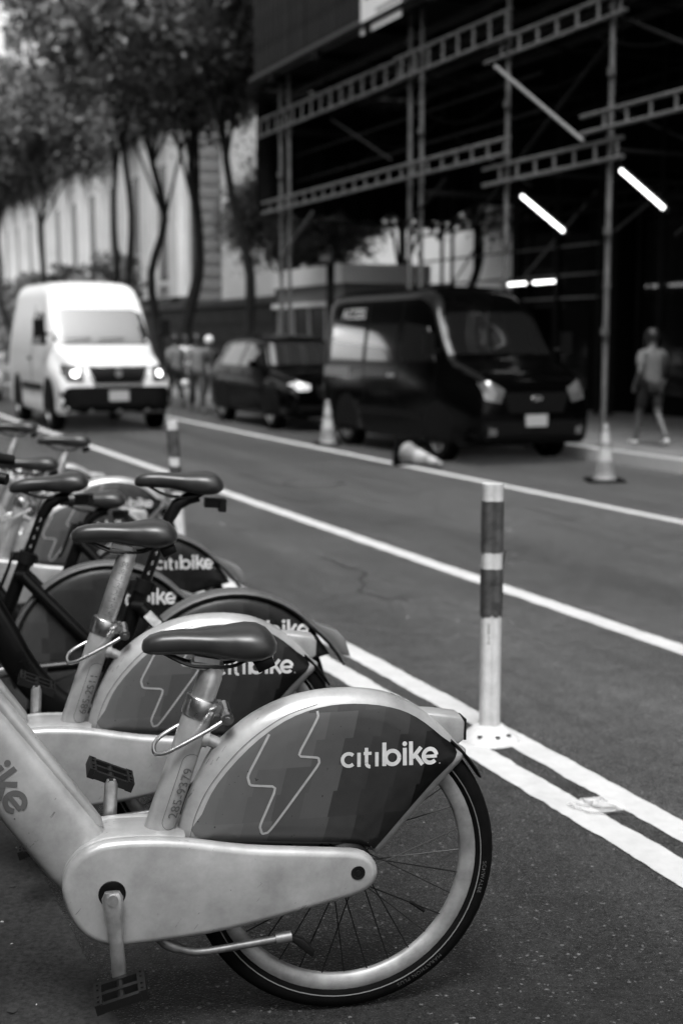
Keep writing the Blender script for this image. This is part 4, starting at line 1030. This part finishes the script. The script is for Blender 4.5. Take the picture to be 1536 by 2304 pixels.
fc = cone('cone lying on its side on the outer lane line beside the black van', W(13.98, 6.76, .155), h=.62)
fc.rotation_euler = (W(13.21, 7.0, .02) - W(13.98, 6.76, .155)).to_track_quat('Z', 'Y').to_euler()

# ------------------------------------------------------------------ sidewalk shed of steel scaffolding
shed = thing('sidewalk_shed', 'dark steel scaffold shed with ladder beams over the sidewalk', 'scaffolding', W(0, 0, 0), PHI)
# local: x = t, y = s
def Lp(s, t, z): return (t, s, z)
TF, TB = 9.36, 12.9
FRONT = [3.9, 6.4, 8.9, 11.35, 13.80, 16.24, 18.85, 19.25, 24.55, 25.0]
for s in FRONT:
    lean = 0
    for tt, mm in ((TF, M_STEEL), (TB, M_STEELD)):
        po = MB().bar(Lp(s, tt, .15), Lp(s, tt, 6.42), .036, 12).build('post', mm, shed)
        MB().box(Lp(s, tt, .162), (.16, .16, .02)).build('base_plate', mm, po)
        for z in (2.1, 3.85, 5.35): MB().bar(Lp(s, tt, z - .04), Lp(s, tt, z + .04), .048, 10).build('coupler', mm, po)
def ladder(s0, s1, z0, z1, t, mm, step=.46, r=.026):
    b = thing_part('ladder_beam', shed, (0, 0, 0))
    MB().bar(Lp(s0, t, z0), Lp(s1, t, z0), r, 10).build('rail', mm, b); MB().bar(Lp(s0, t, z1), Lp(s1, t, z1), r, 10).build('rail', mm, b)
    n = int((s1 - s0 - .2) / step)
    me = MB().bar((0, 0, z0), (0, 0, z1), r * .8, 8).mesh('rung', mm)
    for i in range(n + 1):
        o = link('rung', me, b); o.location = (t, s0 + .12 + i * step, 0)
tf = TF - .06
ladder(13.45, 16.80, 5.23, 5.46, tf, M_STEEL); ladder(16.0, 19.6, 5.46, 5.78, tf - .05, M_STEEL); ladder(19.0, 26.1, 5.46, 5.78, tf, M_STEEL)
ladder(13.45, 16.80, 3.58, 3.80, tf, M_STEEL); ladder(16.0, 25.8, 3.93, 4.13, tf - .05, M_STEEL)
ladder(8.6, 14.28, 3.94, 4.14, tf - .05, M_STEEL); ladder(3.0, 9.0, 3.58, 3.80, tf, M_STEEL); ladder(8.6, 13.6, 5.46, 5.78, tf - .05, M_STEEL)
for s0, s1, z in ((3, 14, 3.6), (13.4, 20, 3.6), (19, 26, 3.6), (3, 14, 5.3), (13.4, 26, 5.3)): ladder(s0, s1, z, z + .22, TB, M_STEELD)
def brace(s0, z0, s1, z1, t, mm, r=.024): MB().bar(Lp(s0, t, z0), Lp(s1, t, z1), r, 10).build('brace', mm, shed)
brace(16.36, 5.11, 14.17, 3.84, tf - .08, mat('galvanised_pipe', .26, .4, metal=.5)); brace(13.85, 5.15, 16.2, 3.85, tf + .2, M_STEELD)
brace(24.9, 3.0, 23.2, 3.75, tf, M_STEEL); brace(19.3, 3.2, 17.9, 3.8, tf, M_STEELD); brace(19.1, 3.1, 17.5, 3.75, TB, M_STEEL)
brace(12.4, 2.6, 11.3, 3.1, tf, M_STEELD); brace(16.3, 3.0, 14.9, 3.7, TB, M_STEELD); brace(13.9, 2.4, 11.5, 3.7, TB, M_STEELD)
for s in FRONT:                                   # cross ties from front to back
    for z in (3.70, 5.40): MB().bar(Lp(s, TF, z), Lp(s, TB, z), .022, 8).build('cross_tie', M_STEELD, shed)
for i in range(11): MB().box(Lp(2.2 + i * 2.25, (TF + TB) / 2, 6.36), (TB - TF + .7, .10, .14)).build('joist', M_DECK, shed)
for tt in (9.75, 10.6, 11.45, 12.3): MB().box(Lp(13.9, tt, 6.24), (.06, 24.2, .10)).build('runner', mat('runner_timber', .028, .7, noise=(3, .4)), shed)
for s in (12.5, 15.0, 17.5, 20.5, 22.0, 23.5): MB().bar(Lp(s, TB - .05, .15), Lp(s, TB - .05, 6.3), .03, 8).build('post', M_STEELD, shed)
for s0, z0, s1, z1, tt in ((25.0, 2.2, 22.6, 3.9, TB), (22.0, 2.4, 19.4, 3.9, TB), (19.2, 5.3, 16.4, 4.2, TB), (24.4, 5.4, 21.5, 4.2, TB), (13.9, 5.3, 11.4, 4.2, tf + .1), (20.0, 4.3, 22.5, 5.3, tf + .1), (17.2, 3.0, 16.3, 3.55, tf)): brace(s0, z0, s1, z1, tt, M_STEEL if tt > 12 else M_STEELD, .02)
for z in (2.15, 2.55, 3.05): MB().bar(Lp(19.2, TB, z), Lp(26.0, TB, z), .022, 8).build('guard_rail', M_STEEL, shed)
for z in (4.55, 5.05): MB().bar(Lp(16.2, TF + .5, z), Lp(25.5, TF + .5, z), .02, 8).build('guard_rail', M_STEELD, shed)
r = random.Random(9)
for k in range(5):                                # cables sagging under the deck
    s0 = 11.5 + k * 3.0; pts = [Lp(s0 + 3.2 * i / 8, TF + .35 + k * .3, 5.2 - .35 * math.sin(math.pi * i / 8)) for i in range(9)]
    MB().tube(pts, .012, 6).build('cable', M_TRIM, shed)
for s in (13.80, 16.24, 18.85, 25.0):
    for z in (1.55, 2.75, 4.6): MB().box(Lp(s - .045, TF - .045, z), (.05, .09, .09)).build('clamp', M_STEEL, shed)
def shade_backdrop(p0, p1, z0, z1, seed):
    """dark sheet added between two points for the deep shade under the shed, with soft folds and an uneven hem"""
    rr = random.Random(seed); n, m = 60, 8; a, b = Vector(p0), Vector(p1); d = (b - a).normalized(); nn = Vector((-d.y, d.x, 0)); vs = []
    ph = [rr.uniform(0, 6.28) for _ in range(4)]
    for i in range(n + 1):
        f = i / n; hem = z0 + .10 * math.sin(f * 17 + ph[0]) + .06 * math.sin(f * 41 + ph[1])
        for j in range(m + 1):
            g = j / m; off = .05 * math.sin(f * 60 + ph[2]) * (1 - g) + .03 * math.sin(f * 23 + g * 3 + ph[3])
            q = a.lerp(b, f) + nn * off; vs.append((q.x, q.y, hem + (z1 - hem) * g))
    fs = [(i * (m + 1) + j, (i + 1) * (m + 1) + j, (i + 1) * (m + 1) + j + 1, i * (m + 1) + j + 1) for i in range(n) for j in range(m)]
    MB().add(vs, fs).build('shade_sheet', mat('black_shade_sheet', .004, .95, spec=.05, noise=(1.5, .5)), shed)
shade_backdrop(Lp(13.0, TB + .16, 0), Lp(26.2, TB + .16, 0), 3.95, 6.40, 1); shade_backdrop(Lp(26.25, TF - .05, 0), Lp(26.25, TB + .1, 0), 3.95, 6.40, 2)
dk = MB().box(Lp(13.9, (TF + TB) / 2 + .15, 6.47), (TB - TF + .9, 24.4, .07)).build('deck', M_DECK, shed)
MB().box(Lp(13.9, TF - .22, 6.50), (.06, 24.5, .20)).build('edge_beam', mat('edge_timber', .035, .7), shed)
bd = MB().slab([(-.085, 0), (.085, 0), (.085, 1.55), (-.085, 1.55)], -.012, .012, .004, 1).mesh('board', M_BOARD)
r = random.Random(4)
for i in range(96):
    o = link('board', bd, shed); o.location = Lp(1.9 + i * .252, TF - .20 + r.uniform(-.008, .008), 6.60 + r.uniform(-.01, .01)); o.rotation_euler = (0, 0, R_(90))
MB().box(Lp(13.9, TF - .15, 7.35), (.02, 24.2, 1.5)).build('backing_sheet', M_DECK, shed)
# printed banner on the hoarding
bn = thing('banner', 'white printed banner tied to the hoarding above the scaffold', 'sign', W(19.80, TF - .268, -.14), ROT_STREET)
MB().box((0, 0, 7.33), (.012, 1.52, 1.74)).build('sheet', M_BANNER, bn)
tx = MB()
for (y0, y1, z0, z1) in ((.26, .58, 6.98, 7.34),): tx.box((-.009, (y0 + y1) / 2, (z0 + z1) / 2), (.004, y1 - y0, z1 - z0))
tx.build('square_emblem', M_GRIME, bn, smooth=False)
tx = MB().box((-.012, .42, 7.16), (.004, .12, .16)); tx.build('emblem_mark', M_BANNER, bn, smooth=False)
for i, (z, L) in enumerate(((7.26, .72), (7.12, .62), (6.98, .50), (6.74, .9))):
    MB().box((-.009, .16 - L / 2, z), (.004, L, .055)).build('print_line', mat('faded_print', .28, .6), bn, smooth=False)

# lit strip lamps fixed to the braces
def strip_lamp(label, a, b, t):
    pa, pb = Vector(W(a[0], t, a[1])), Vector(W(b[0], t, b[1])); c = (pa + pb) / 2
    o = thing('strip_lamp', label, 'lamp', c, 0, 'lit strip lamps under the scaffold')
    ch = thing_part('x', o, (0, 0, 0)); bpy.data.objects.remove(ch)
    MB().bar(pa - c, pb - c, .025, 10).build('tube', M_LIGHT, o)
    d = (pb - pa).normalized()
    for q in (pa - c, pb - c): MB().bar(q - d * .03, q + d * .03, .036, 10).build('end_cap', M_STEELD, o)
    MB().bar(pa - c + Vector((0, 0, .05)), pb - c + Vector((0, 0, .05)), .02, 6).build('bracket', M_STEELD, o)
strip_lamp('lit strip lamp slanting in the middle bay of the scaffold, left of the tall pole', (15.94, 3.37), (14.80, 2.79), TF + .05)
strip_lamp('lit strip lamp slanting beside the tall pole, near the right edge', (13.66, 3.46), (12.72, 2.90), TF + .05)
strip_lamp('short level strip lamp low at the back of the scaffold over the black van', (21.6, 2.42), (20.7, 2.42), 12.4)
strip_lamp('second short level strip lamp next to the low one at the back of the scaffold', (20.55, 2.42), (19.75, 2.42), 12.4)
gl = thing('globe_lamp', 'small round lit lamp in the dark entrance at the right edge', 'lamp', W(17.1, 13.45, 2.55))
MB().lathe([(.0, -.10), (.06, -.08), (.10, 0), (.06, .08), (0, .10)], 18).build('globe', M_GLOBE, gl)
MB().bar((0, 0, .08), Vector(ND) * .3 + Vector((0, 0, .1)), .015, 6).build('arm', M_STEELD, gl)

# ------------------------------------------------------------------ buildings
def facade_box(b, x0, x1, y0, y1, z0, z1, name, m): return MB().box(((x0 + x1) / 2, (y0 + y1) / 2, (z0 + z1) / 2), (x1 - x0, y1 - y0, z1 - z0)).build(name, m, b, smooth=False)
def tower(label, s, t, ds, dt, h, m, wz=3.4, wy=3.2, z0=2.0, name='tower_block'):
    b = thing(name, label, 'building', W(s, t, 0), PHI)
    facade_box(b, 0, dt, 0, ds, 0, h, 'wall', m)
    wm = MB().box((0, 0, 0), (.12, wy * .48, wz * .58)).mesh('window', M_WIN, smooth=False)
    wm2 = MB().box((0, 0, 0), (wy * .48, .12, wz * .58)).mesh('window', M_WIN, smooth=False)
    nz = int((h - z0 - 1) / wz)
    for k in range(nz):
        for i in range(int(ds / wy)):
            o = link('window', wm, b); o.location = (-.02, wy * (i + .5), z0 + wz * (k + .5))
        for i in range(int(dt / wy)):
            o = link('window', wm2, b); o.location = (wy * (i + .5), -.02, z0 + wz * (k + .5))
    facade_box(b, -.3, dt + .3, -.3, ds + .3, h, h + .8, 'cornice', m)
    return b
# the side of the street behind the bikes, seen only in reflections
for i, (s0, ds, h) in enumerate(((-34, 22, 15), (-11.5, 20, 17), (9, 24, 14), (33.5, 26, 16))):
    tower(('plain stone street building behind and left of the camera', 'plain stone street building directly behind the docked bikes', 'plain stone street building facing the black van across the street', 'plain stone street building facing the library across the street')[i],
          s0, -18.5, ds, 12, h, mat('brown_street_stone', .045, .8, noise=(.6, .25)), 3.6, 3.2, 1.0, 'street_building')
# dark corner building behind the shed
db = thing('dark_building', 'near-black stone office building behind the scaffold at the right', 'building', W(0, 0, 0), PHI)
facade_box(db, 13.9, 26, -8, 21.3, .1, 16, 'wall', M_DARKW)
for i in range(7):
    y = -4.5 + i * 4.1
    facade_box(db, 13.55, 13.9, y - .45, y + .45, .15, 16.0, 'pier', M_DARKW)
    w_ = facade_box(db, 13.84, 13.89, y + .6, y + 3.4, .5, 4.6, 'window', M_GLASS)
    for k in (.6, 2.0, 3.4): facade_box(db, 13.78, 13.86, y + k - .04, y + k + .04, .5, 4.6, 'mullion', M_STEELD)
facade_box(db, 13.5, 13.9, -8, 21.3, 4.9, 5.5, 'lintel', M_DARKW)
# library-like pale building down the street
lb = thing('library_building', 'pale stone building with tall windows and heavy dark cornice down the street', 'building', W(0, 0, 0), PHI)
LT = 17.0
facade_box(lb, LT, 40, 56.5, 150, 0, 10.9, 'wall', M_STONE)
facade_box(lb, LT - .7, 40, 56.0, 150.5, 10.9, 12.5, 'entablature', M_ENT); facade_box(lb, LT - 1.2, 40.5, 55.6, 151, 12.5, 12.9, 'cornice', M_STONE)
facade_box(lb, 18.25, 40, 49.6, 56.4, 0, 11.2, 'wing_wall', M_STONE); facade_box(lb, 17.9, 40, 49.2, 55.5, 11.2, 12.4, 'wing_cornice', M_STONE)
facade_box(lb, LT - .25, LT, 56.6, 150, 0, 3.2, 'plinth', M_TERR)
wn_ = 0
for i in range(18):
    y = 58.2 + i * 4.8
    facade_box(lb, LT - .35, LT, y - .75, y + .75, 3.2, 10.88, 'pilaster', M_STONE)
    wv = facade_box(lb, LT - .06, LT - .004, y + 1.5, y + 3.3, 4.0, 9.2, 'window', M_WIN)
    facade_box(lb, LT - .10, LT - .065, y + 2.36, y + 2.44, 4.0, 9.2, 'glazing_bar', M_STONED); facade_box(lb, LT - .18, LT - .004, y + 1.3, y + 3.5, 3.75, 3.98, 'window_sill', M_STONE)
crs = MB().slab([(0, .015), (1.22, .015), (1.22, .545), (0, .545)], -.25, .25, .03, 2).mesh('shaded_course', M_STONED)  # return wall's shade is put into the darker stone colour
for i in range(20):
    o = link('shaded_course', crs, lb); o.location = (LT - .02, 56.3, i * .56); o.rotation_euler = (0, 0, 0)
# terrace wall in front of it
tw = thing('terrace_wall', 'low grey stone terrace wall with dark coping behind the street trees', 'wall', W(0, 0, 0), PHI)
facade_box(tw, 14.05, 14.6, 28, 110, 0, 2.45, 'core', M_TERR); facade_box(tw, 13.85, 14.75, 27.9, 110, 2.45, 2.68, 'coping', M_STONED)
blk = MB().slab([(.01, .01), (1.49, .01), (1.49, .59), (.01, .59)], -.05, .05, .012, 1).mesh('stone_block', M_TERR)
for j in range(4):
    for i in range(26):
        o = link('stone_block', blk, tw); o.location = (14.02, 28.2 + i * 1.5 + (.75 if j % 2 else 0), .04 + j * .6); o.rotation_euler = (0, 0, R_(90))
# far blocks
tower('tall pale tower with rows of windows at the top left, above the trees', 152, 24, 16, 16, 62, M_FAR, 4.2, 4.0)
tower('pale block glimpsed through the scaffold beyond the trees', 44, 62, 30, 16, 26, M_FAR, 3.6, 3.4)
tower('second pale block farther right behind the scaffold bays', 16, 66, 24, 16, 22, M_FAR, 3.6, 3.0)

# kiosk with a pale fascia behind the black van
kb = thing('street_kiosk', 'glazed street kiosk with a bright pale fascia behind the parked cars', 'kiosk', W(28.2, 11.2, .15), PHI)
facade_box(kb, -.1, 2.0, -2.1, 2.1, 2.45, 2.85, 'fascia', M_FAR); facade_box(kb, 0, 1.9, -2.0, 2.0, 2.08, 2.45, 'sign_band', mat('kiosk_band', .12, .6)); facade_box(kb, -.12, 1.9, -2.1, 2.1, 1.98, 2.08, 'light_strip', M_FAR)
facade_box(kb, .15, 1.8, -1.9, 1.9, .05, 2.0, 'interior', M_DARKW)
for i in range(5): facade_box(kb, .0, .08, -2.0 + i * .98, -1.92 + i * .98, 0, 1.98, 'mullion', M_ALU)
for i in range(4): facade_box(kb, .03, .05, -1.9 + i * .98, -1.04 + i * .98, .35, 1.95, 'pane', M_GLASS)
facade_box(kb, 0, 1.9, -2.0, 2.0, 0, .3, 'plinth', M_STEELD)
# street sign on a black post
sg_ = thing('street_sign', 'dark street sign plate on a thick black post behind the black car', 'sign', W(22.4, 9.32, .15), PHI)
MB().bar((0, 0, 0), (0, 0, 2.95), .075, 12).build('post', M_TRIM, sg_)
MB().box((-.09, 0, 2.72), (.02, .62, .26)).build('plate', M_TRIM, sg_)
MB().box((-.102, 0, 2.72), (.003, .46, .09)).build('print_line', mat('dim_print', .06, .6), sg_)

# ------------------------------------------------------------------ trees
def crown_mesh(seed, rx, rz, n_clump, per, leaf=.16, hole=.0):
    r = np.random.RandomState(seed)
    c = r.normal(size=(n_clump, 3)); c /= np.linalg.norm(c, axis=1)[:, None]; c *= (r.uniform(.15, 1, (n_clump, 1)) ** .45)
    c *= 1 + .22 * np.sin(c[:, :1] * 5 + seed) ; c[:, 0] *= rx; c[:, 1] *= rx; c[:, 2] *= rz
    p = np.repeat(c, per, 0) + r.normal(size=(n_clump * per, 3)) * np.array([.42, .42, .30]) * r.uniform(.5, 1.5, (n_clump * per, 1))
    n = len(p); a = r.normal(size=(n, 3)); a /= np.linalg.norm(a, axis=1)[:, None]
    b = np.cross(a, r.normal(size=(n, 3))); b /= np.linalg.norm(b, axis=1)[:, None]
    sz = leaf * r.uniform(.6, 1.35, (n, 1)); a *= sz; b *= sz * .6
    v = np.stack([p - a, p + b, p + a, p - b], 1).reshape(-1, 3)
    me = bpy.data.meshes.new('crown'); me.vertices.add(len(v)); me.vertices.foreach_set('co', v.ravel())
    me.loops.add(n * 4); me.loops.foreach_set('vertex_index', np.arange(n * 4)); me.polygons.add(n)
    me.polygons.foreach_set('loop_start', np.arange(n) * 4); me.polygons.foreach_set('loop_total', np.full(n, 4)); me.update(); me.validate()
    me.materials.append(M_LEAF); return me, c
CROWNS = [crown_mesh(11 + k, 3.3, 2.9, 250, 110, .105) for k in range(3)]
def tree(label, s, t, h, k, scale=1.0, lean=(0, 0), fork=0.45, name='street_tree', trunk_r=.13, group='trees along the street', wob=.25, cz=0.0):
    o = thing(name, label, 'tree', W(s, t, .12), 0, group); r = random.Random(int(s * 10) + k)
    cm, cl = CROWNS[k]; top = Vector((lean[0], lean[1], h + cz))
    pts = [Vector((0, 0, -.1))]; n = 7
    for i in range(1, n + 1):
        f = i / n; pts.append(Vector((lean[0] * f + r.uniform(-1, 1) * wob, lean[1] * f + r.uniform(-1, 1) * wob, h * f)))
    mb = MB().tube(smooth_loop(pts, 3, False), [trunk_r * (1.25 - .85 * i / 21) for i in range(22)], 10)
    for i in range(9):
        a = pts[min(n, int(n * fork) + i % 3)]; q = top + Vector(tuple(cl[(i * 17) % len(cl)])) * scale * .85
        mid = (a + q) / 2 + Vector((r.uniform(-.4, .4), r.uniform(-.4, .4), .3))
        mb.tube(smooth_loop([a, mid, q], 3, False), [trunk_r * .45 * (1 - i2 / 8) for i2 in range(7)], 6)
    mb.build('trunk', M_BARK, o)
    c = link('crown', cm, o); c.location = top; c.scale = (scale,) * 3; c.rotation_euler = (0, 0, r.uniform(0, 6.28))
    return o
tree('forked street tree with slanting twin trunks just left of the scaffold', 31.0, 11.3, 10.3, 0, .95, (1.5, -2.4), .55, wob=.2)
tree('second slanting trunk beside the forked street tree', 33.2, 11.6, 10.2, 1, .98, (-.9, 0), .6, wob=.25)
tree('thick-trunked street tree in front of the shade-toned corner of the pale building', 37.5, 11.2, 10.9, 2, 1.1, (.2, .3), .5, trunk_r=.16)
tree('street tree with a wavy trunk between the white van and the shade-toned corner', 41.0, 11.4, 11.6, 0, 1.1, (-.4, .3), .55)
tree('slim wavy street tree directly above the white van roof', 44.3, 11.2, 12.6, 1, .92, (-.1, 0), .65, trunk_r=.12)
tree('slim street tree rising behind the left half of the white van', 48.6, 11.3, 12.2, 2, .75, (1.0, 0), .65, trunk_r=.12)
tree('street tree nearest the left edge in front of the far windows', 57.0, 11.0, 10.2, 0, .85, (-.4, 0), .6)
tree('farthest street tree at the left edge below the pale tower', 66.0, 10.6, 10.4, 1, .85, (-.4, 0), .6)
PARK = [(27.0, 16.5, 7.6, 1, 1.0, 'nearest dark leafy park tree seen through the left scaffold bay'), (34, 18.5, 8.2, 2, 1.1, 'dark leafy park tree behind the street kiosk'),
        (28.5, 21.5, 8.6, 0, 1.15, 'dark leafy park tree behind the double scaffold post'), (38, 23.5, 8.8, 1, 1.2, 'dark park tree deep behind the left scaffold bays'),
        (31.5, 27.0, 9.0, 2, 1.25, 'dark park tree above the roof of the black van'), (24.5, 18.0, 8.0, 0, 1.0, 'leafy park tree beside the corner of the dark building'),
        (44, 28, 9.4, 0, 1.3, 'far park tree behind the kiosk fascia'), (36, 31, 9.6, 1, 1.3, 'far park tree behind the middle scaffold bay'),
        (38.9, 15.6, 5.2, 2, .56, 'low bushy park tree just above the kiosk roof'), (42.2, 16.0, 5.4, 0, .66, 'low bushy park tree left of the kiosk, against the pale building'),
        (33.4, 15.7, 6.9, 1, .72, 'mid-height park tree between the kiosk and the double scaffold post'),
        (24.3, 15.3, 4.4, 1, .50, 'small thin park tree beside the dark building corner, over the black van')]
for s, t, h, k, sc_, lab in PARK: tree(lab, s, t, h, k, sc_, (.3, .2), .5, 'park_tree', group='park trees beyond the scaffold')
# clipped hedge mass at the left
hd = thing('hedge', 'dark clipped hedge above the wall at the left edge beside the white van', 'hedge', W(62, 13.4, 0), PHI)
def hedge():
    r = np.random.RandomState(3); n = 15000; p = r.uniform([-.9, -8, 0], [.9, 22, 4.6], (n, 3)); p[:, 2] *= .8 + .25 * np.sin(p[:, 1] * .7)
    mb = MB(); a = r.normal(size=(n, 3)) * .14; b = r.normal(size=(n, 3)) * .11
    v = np.stack([p - a, p + b, p + a, p - b], 1).reshape(-1, 3)
    return MB().add([tuple(q) for q in v], [(4 * i, 4 * i + 1, 4 * i + 2, 4 * i + 3) for i in range(n)]).build('foliage', M_LEAF, hd, smooth=False)
hedge()

# ------------------------------------------------------------------ people
def skin_mesh(name, joints, edges, m, parent, sub=2):
    me = bpy.data.meshes.new(name); me.from_pydata([j[0] for j in joints], edges, [])
    o = link(name, me, parent); md = o.modifiers.new('skin', 'SKIN'); md.use_smooth_shade = True
    for d, j in zip(me.skin_vertices[0].data, joints):
        rr = j[1]; d.radius = rr if isinstance(rr, tuple) else (rr, rr)  # coping, glazing bars, and painted shade of the library's return wall
    me.skin_vertices[0].data[0].use_root = True
    sb = o.modifiers.new('sub', 'SUBSURF'); sb.levels = sub; sb.render_levels = sub
    me.materials.append(m); return o
def person(label, loc, rz, scale, shirt, legs, short=False, stride=.25, arm=.2, hat=None, bag_=False, bag_m=None):
    p = thing('person', label, 'person', loc, rz); p.scale = (scale,) * 3         # local: faces +y, height 1.75
    st = stride
    lhip, rhip = (-.09, 0, .92), (.09, 0, .92); lk, rk = (-.10, st * .55 + .03, .50), (.10, -st * .25 + .04, .49)
    la, ra = (-.10, st * .85, .09), (.10, -st * 1.1, .16 if st > .1 else .09)
    lt, rt = (-.11, st * .85 + .17, .04), (.11, -st * 1.1 + .15, .06)
    lsh, rsh = (-.19, 0, 1.40), (.19, 0, 1.40); le, re = (-.25, -arm * .5, 1.13), (.25, arm * .5, 1.13); lh, rh = (-.25, arm * .1 + .05, .90), (.25, arm + .12, .92)
    J = [((0, 0, .95), (.14, .11)), ((0, 0, 1.12), (.13, .10)), ((0, 0, 1.30), (.15, .11)), ((0, -.01, 1.42), (.10, .08)), ((0, 0, 1.50), .055), ((0, .02, 1.57), .070), ((0, .03, 1.66), .092), ((0, .02, 1.73), .055),
         (lsh, .055), (le, .042), (lh, .032), (rsh, .055), (re, .042), (rh, .032), (lhip, .085), (lk, .058), (la, .042), (lt, .035), (rhip, .085), (rk, .058), (ra, .042), (rt, .035),
         ((lh[0], lh[1] + .02, lh[2] - .09), .026), ((rh[0], rh[1] + .03, rh[2] - .09), .026)]
    E = [(0, 1), (1, 2), (2, 3), (3, 4), (4, 5), (5, 6), (6, 7), (3, 8), (8, 9), (9, 10), (3, 11), (11, 12), (12, 13), (0, 14), (14, 15), (15, 16), (16, 17), (0, 18), (18, 19), (19, 20), (20, 21), (10, 22), (13, 23)]
    skin_mesh('body', J, E, M_SKIN, p)
    g = .016
    mid = lambda a, b, f: tuple(a[i] + (b[i] - a[i]) * f for i in range(3))
    JS = [((0, 0, 1.10), (.15 + g, .12 + g)), ((0, 0, .93), (.16 + g, .13 + g)), ((0, 0, .86), (.165, .135)), ((0, 0, 1.30), (.165 + g, .125 + g)), ((0, -.01, 1.42), (.115, .10)), (lsh, .078), (mid(lsh, le, .75), .068), (rsh, .078), (mid(rsh, re, .75), .068), ((0, 0, 1.475), .068)]
    skin_mesh('shirt', JS, [(0, 1), (1, 2), (0, 3), (3, 4), (4, 5), (5, 6), (4, 7), (7, 8), (4, 9)], shirt, p)
    f = .85 if short else 1.0
    JL = [((0, 0, .95), (.15, .125)), (lhip, .108), (mid(lhip, lk, f), .082), (rhip, .108), (mid(rhip, rk, f), .082)]; EL = [(0, 1), (1, 2), (0, 3), (3, 4)]
    if not short:
        JL += [(mid(lk, la, .9), .062), (mid(rk, ra, .9), .062)]; EL += [(2, 5), (4, 6)]
    skin_mesh('shorts' if short else 'trousers', JL, EL, legs, p)
    for a, t_ in ((la, lt), (ra, rt)):
        skin_mesh('shoe', [((a[0], a[1] - .03, a[2] - .03), .045), ((t_[0], t_[1] - .05, t_[2]), (.048, .040)), ((t_[0], t_[1] + .02, t_[2] - .005), (.038, .028))], [(0, 1), (1, 2)], M_CLOTHW if short else M_SHORT, p)
    MB().lathe([(.0, .118), (.05, .108), (.088, .07), (.102, .02), (.098, -.03), (.088, -.06)], 18, 'z', (0, .012, 1.675)).build('cap' if hat else 'hair', hat or M_HAIR, p)
    hd_ = MB()
    MB().tube([(0, .115, 1.655), (0, .135, 1.625)], [.012, .018], 8).build('nose', M_SKIN, p)
    for sx in (-.034, .034): MB().lathe([(0, .008), (.010, .0), (0, -.008)], 8, 'z', (sx, .108, 1.665)).build('eye', M_HAIR, p)
    MB().box((0, .104, 1.588), (.05, .02, .012)).build('mouth', mat('lips', .15, .6), p)
    if bag_:
        skin_mesh('bag', [((.27, .02, .78), (.10, .06)), ((.27, .02, .60), (.13, .07))], [(0, 1)], bag_m or M_CLOTHW, p)
    return p
person('person in a grey t-shirt and black shorts walking away on the sidewalk', W(13.45, 9.80, .162), PHI - R_(8), .80, M_SHIRT, M_SHORT, True, .30, .22)
G = M_CLOTHD
person('person in a white cap and dark clothes beside the black car, nearest the lane', W(25.5, 8.0, 0), PHI + R_(190), .84, G, M_SHORT, False, .2, .15, hat=M_CLOTHW)
person('person carrying a white bag between the white van and the black car', W(25.0, 7.6, 0), PHI + R_(170), .86, M_CLOTHM, G, False, .25, .2, None, True)
person('person in mid-grey top and dark trousers just right of the white van', W(27.0, 7.75, 0), PHI + R_(10), .85, M_CLOTHM, M_SHORT, False, .22, .2)
person('person in a white shirt farthest back in the group by the black car', W(30.0, 8.85, 0), PHI + R_(185), .85, M_CLOTHW, G, False, .2, .2)
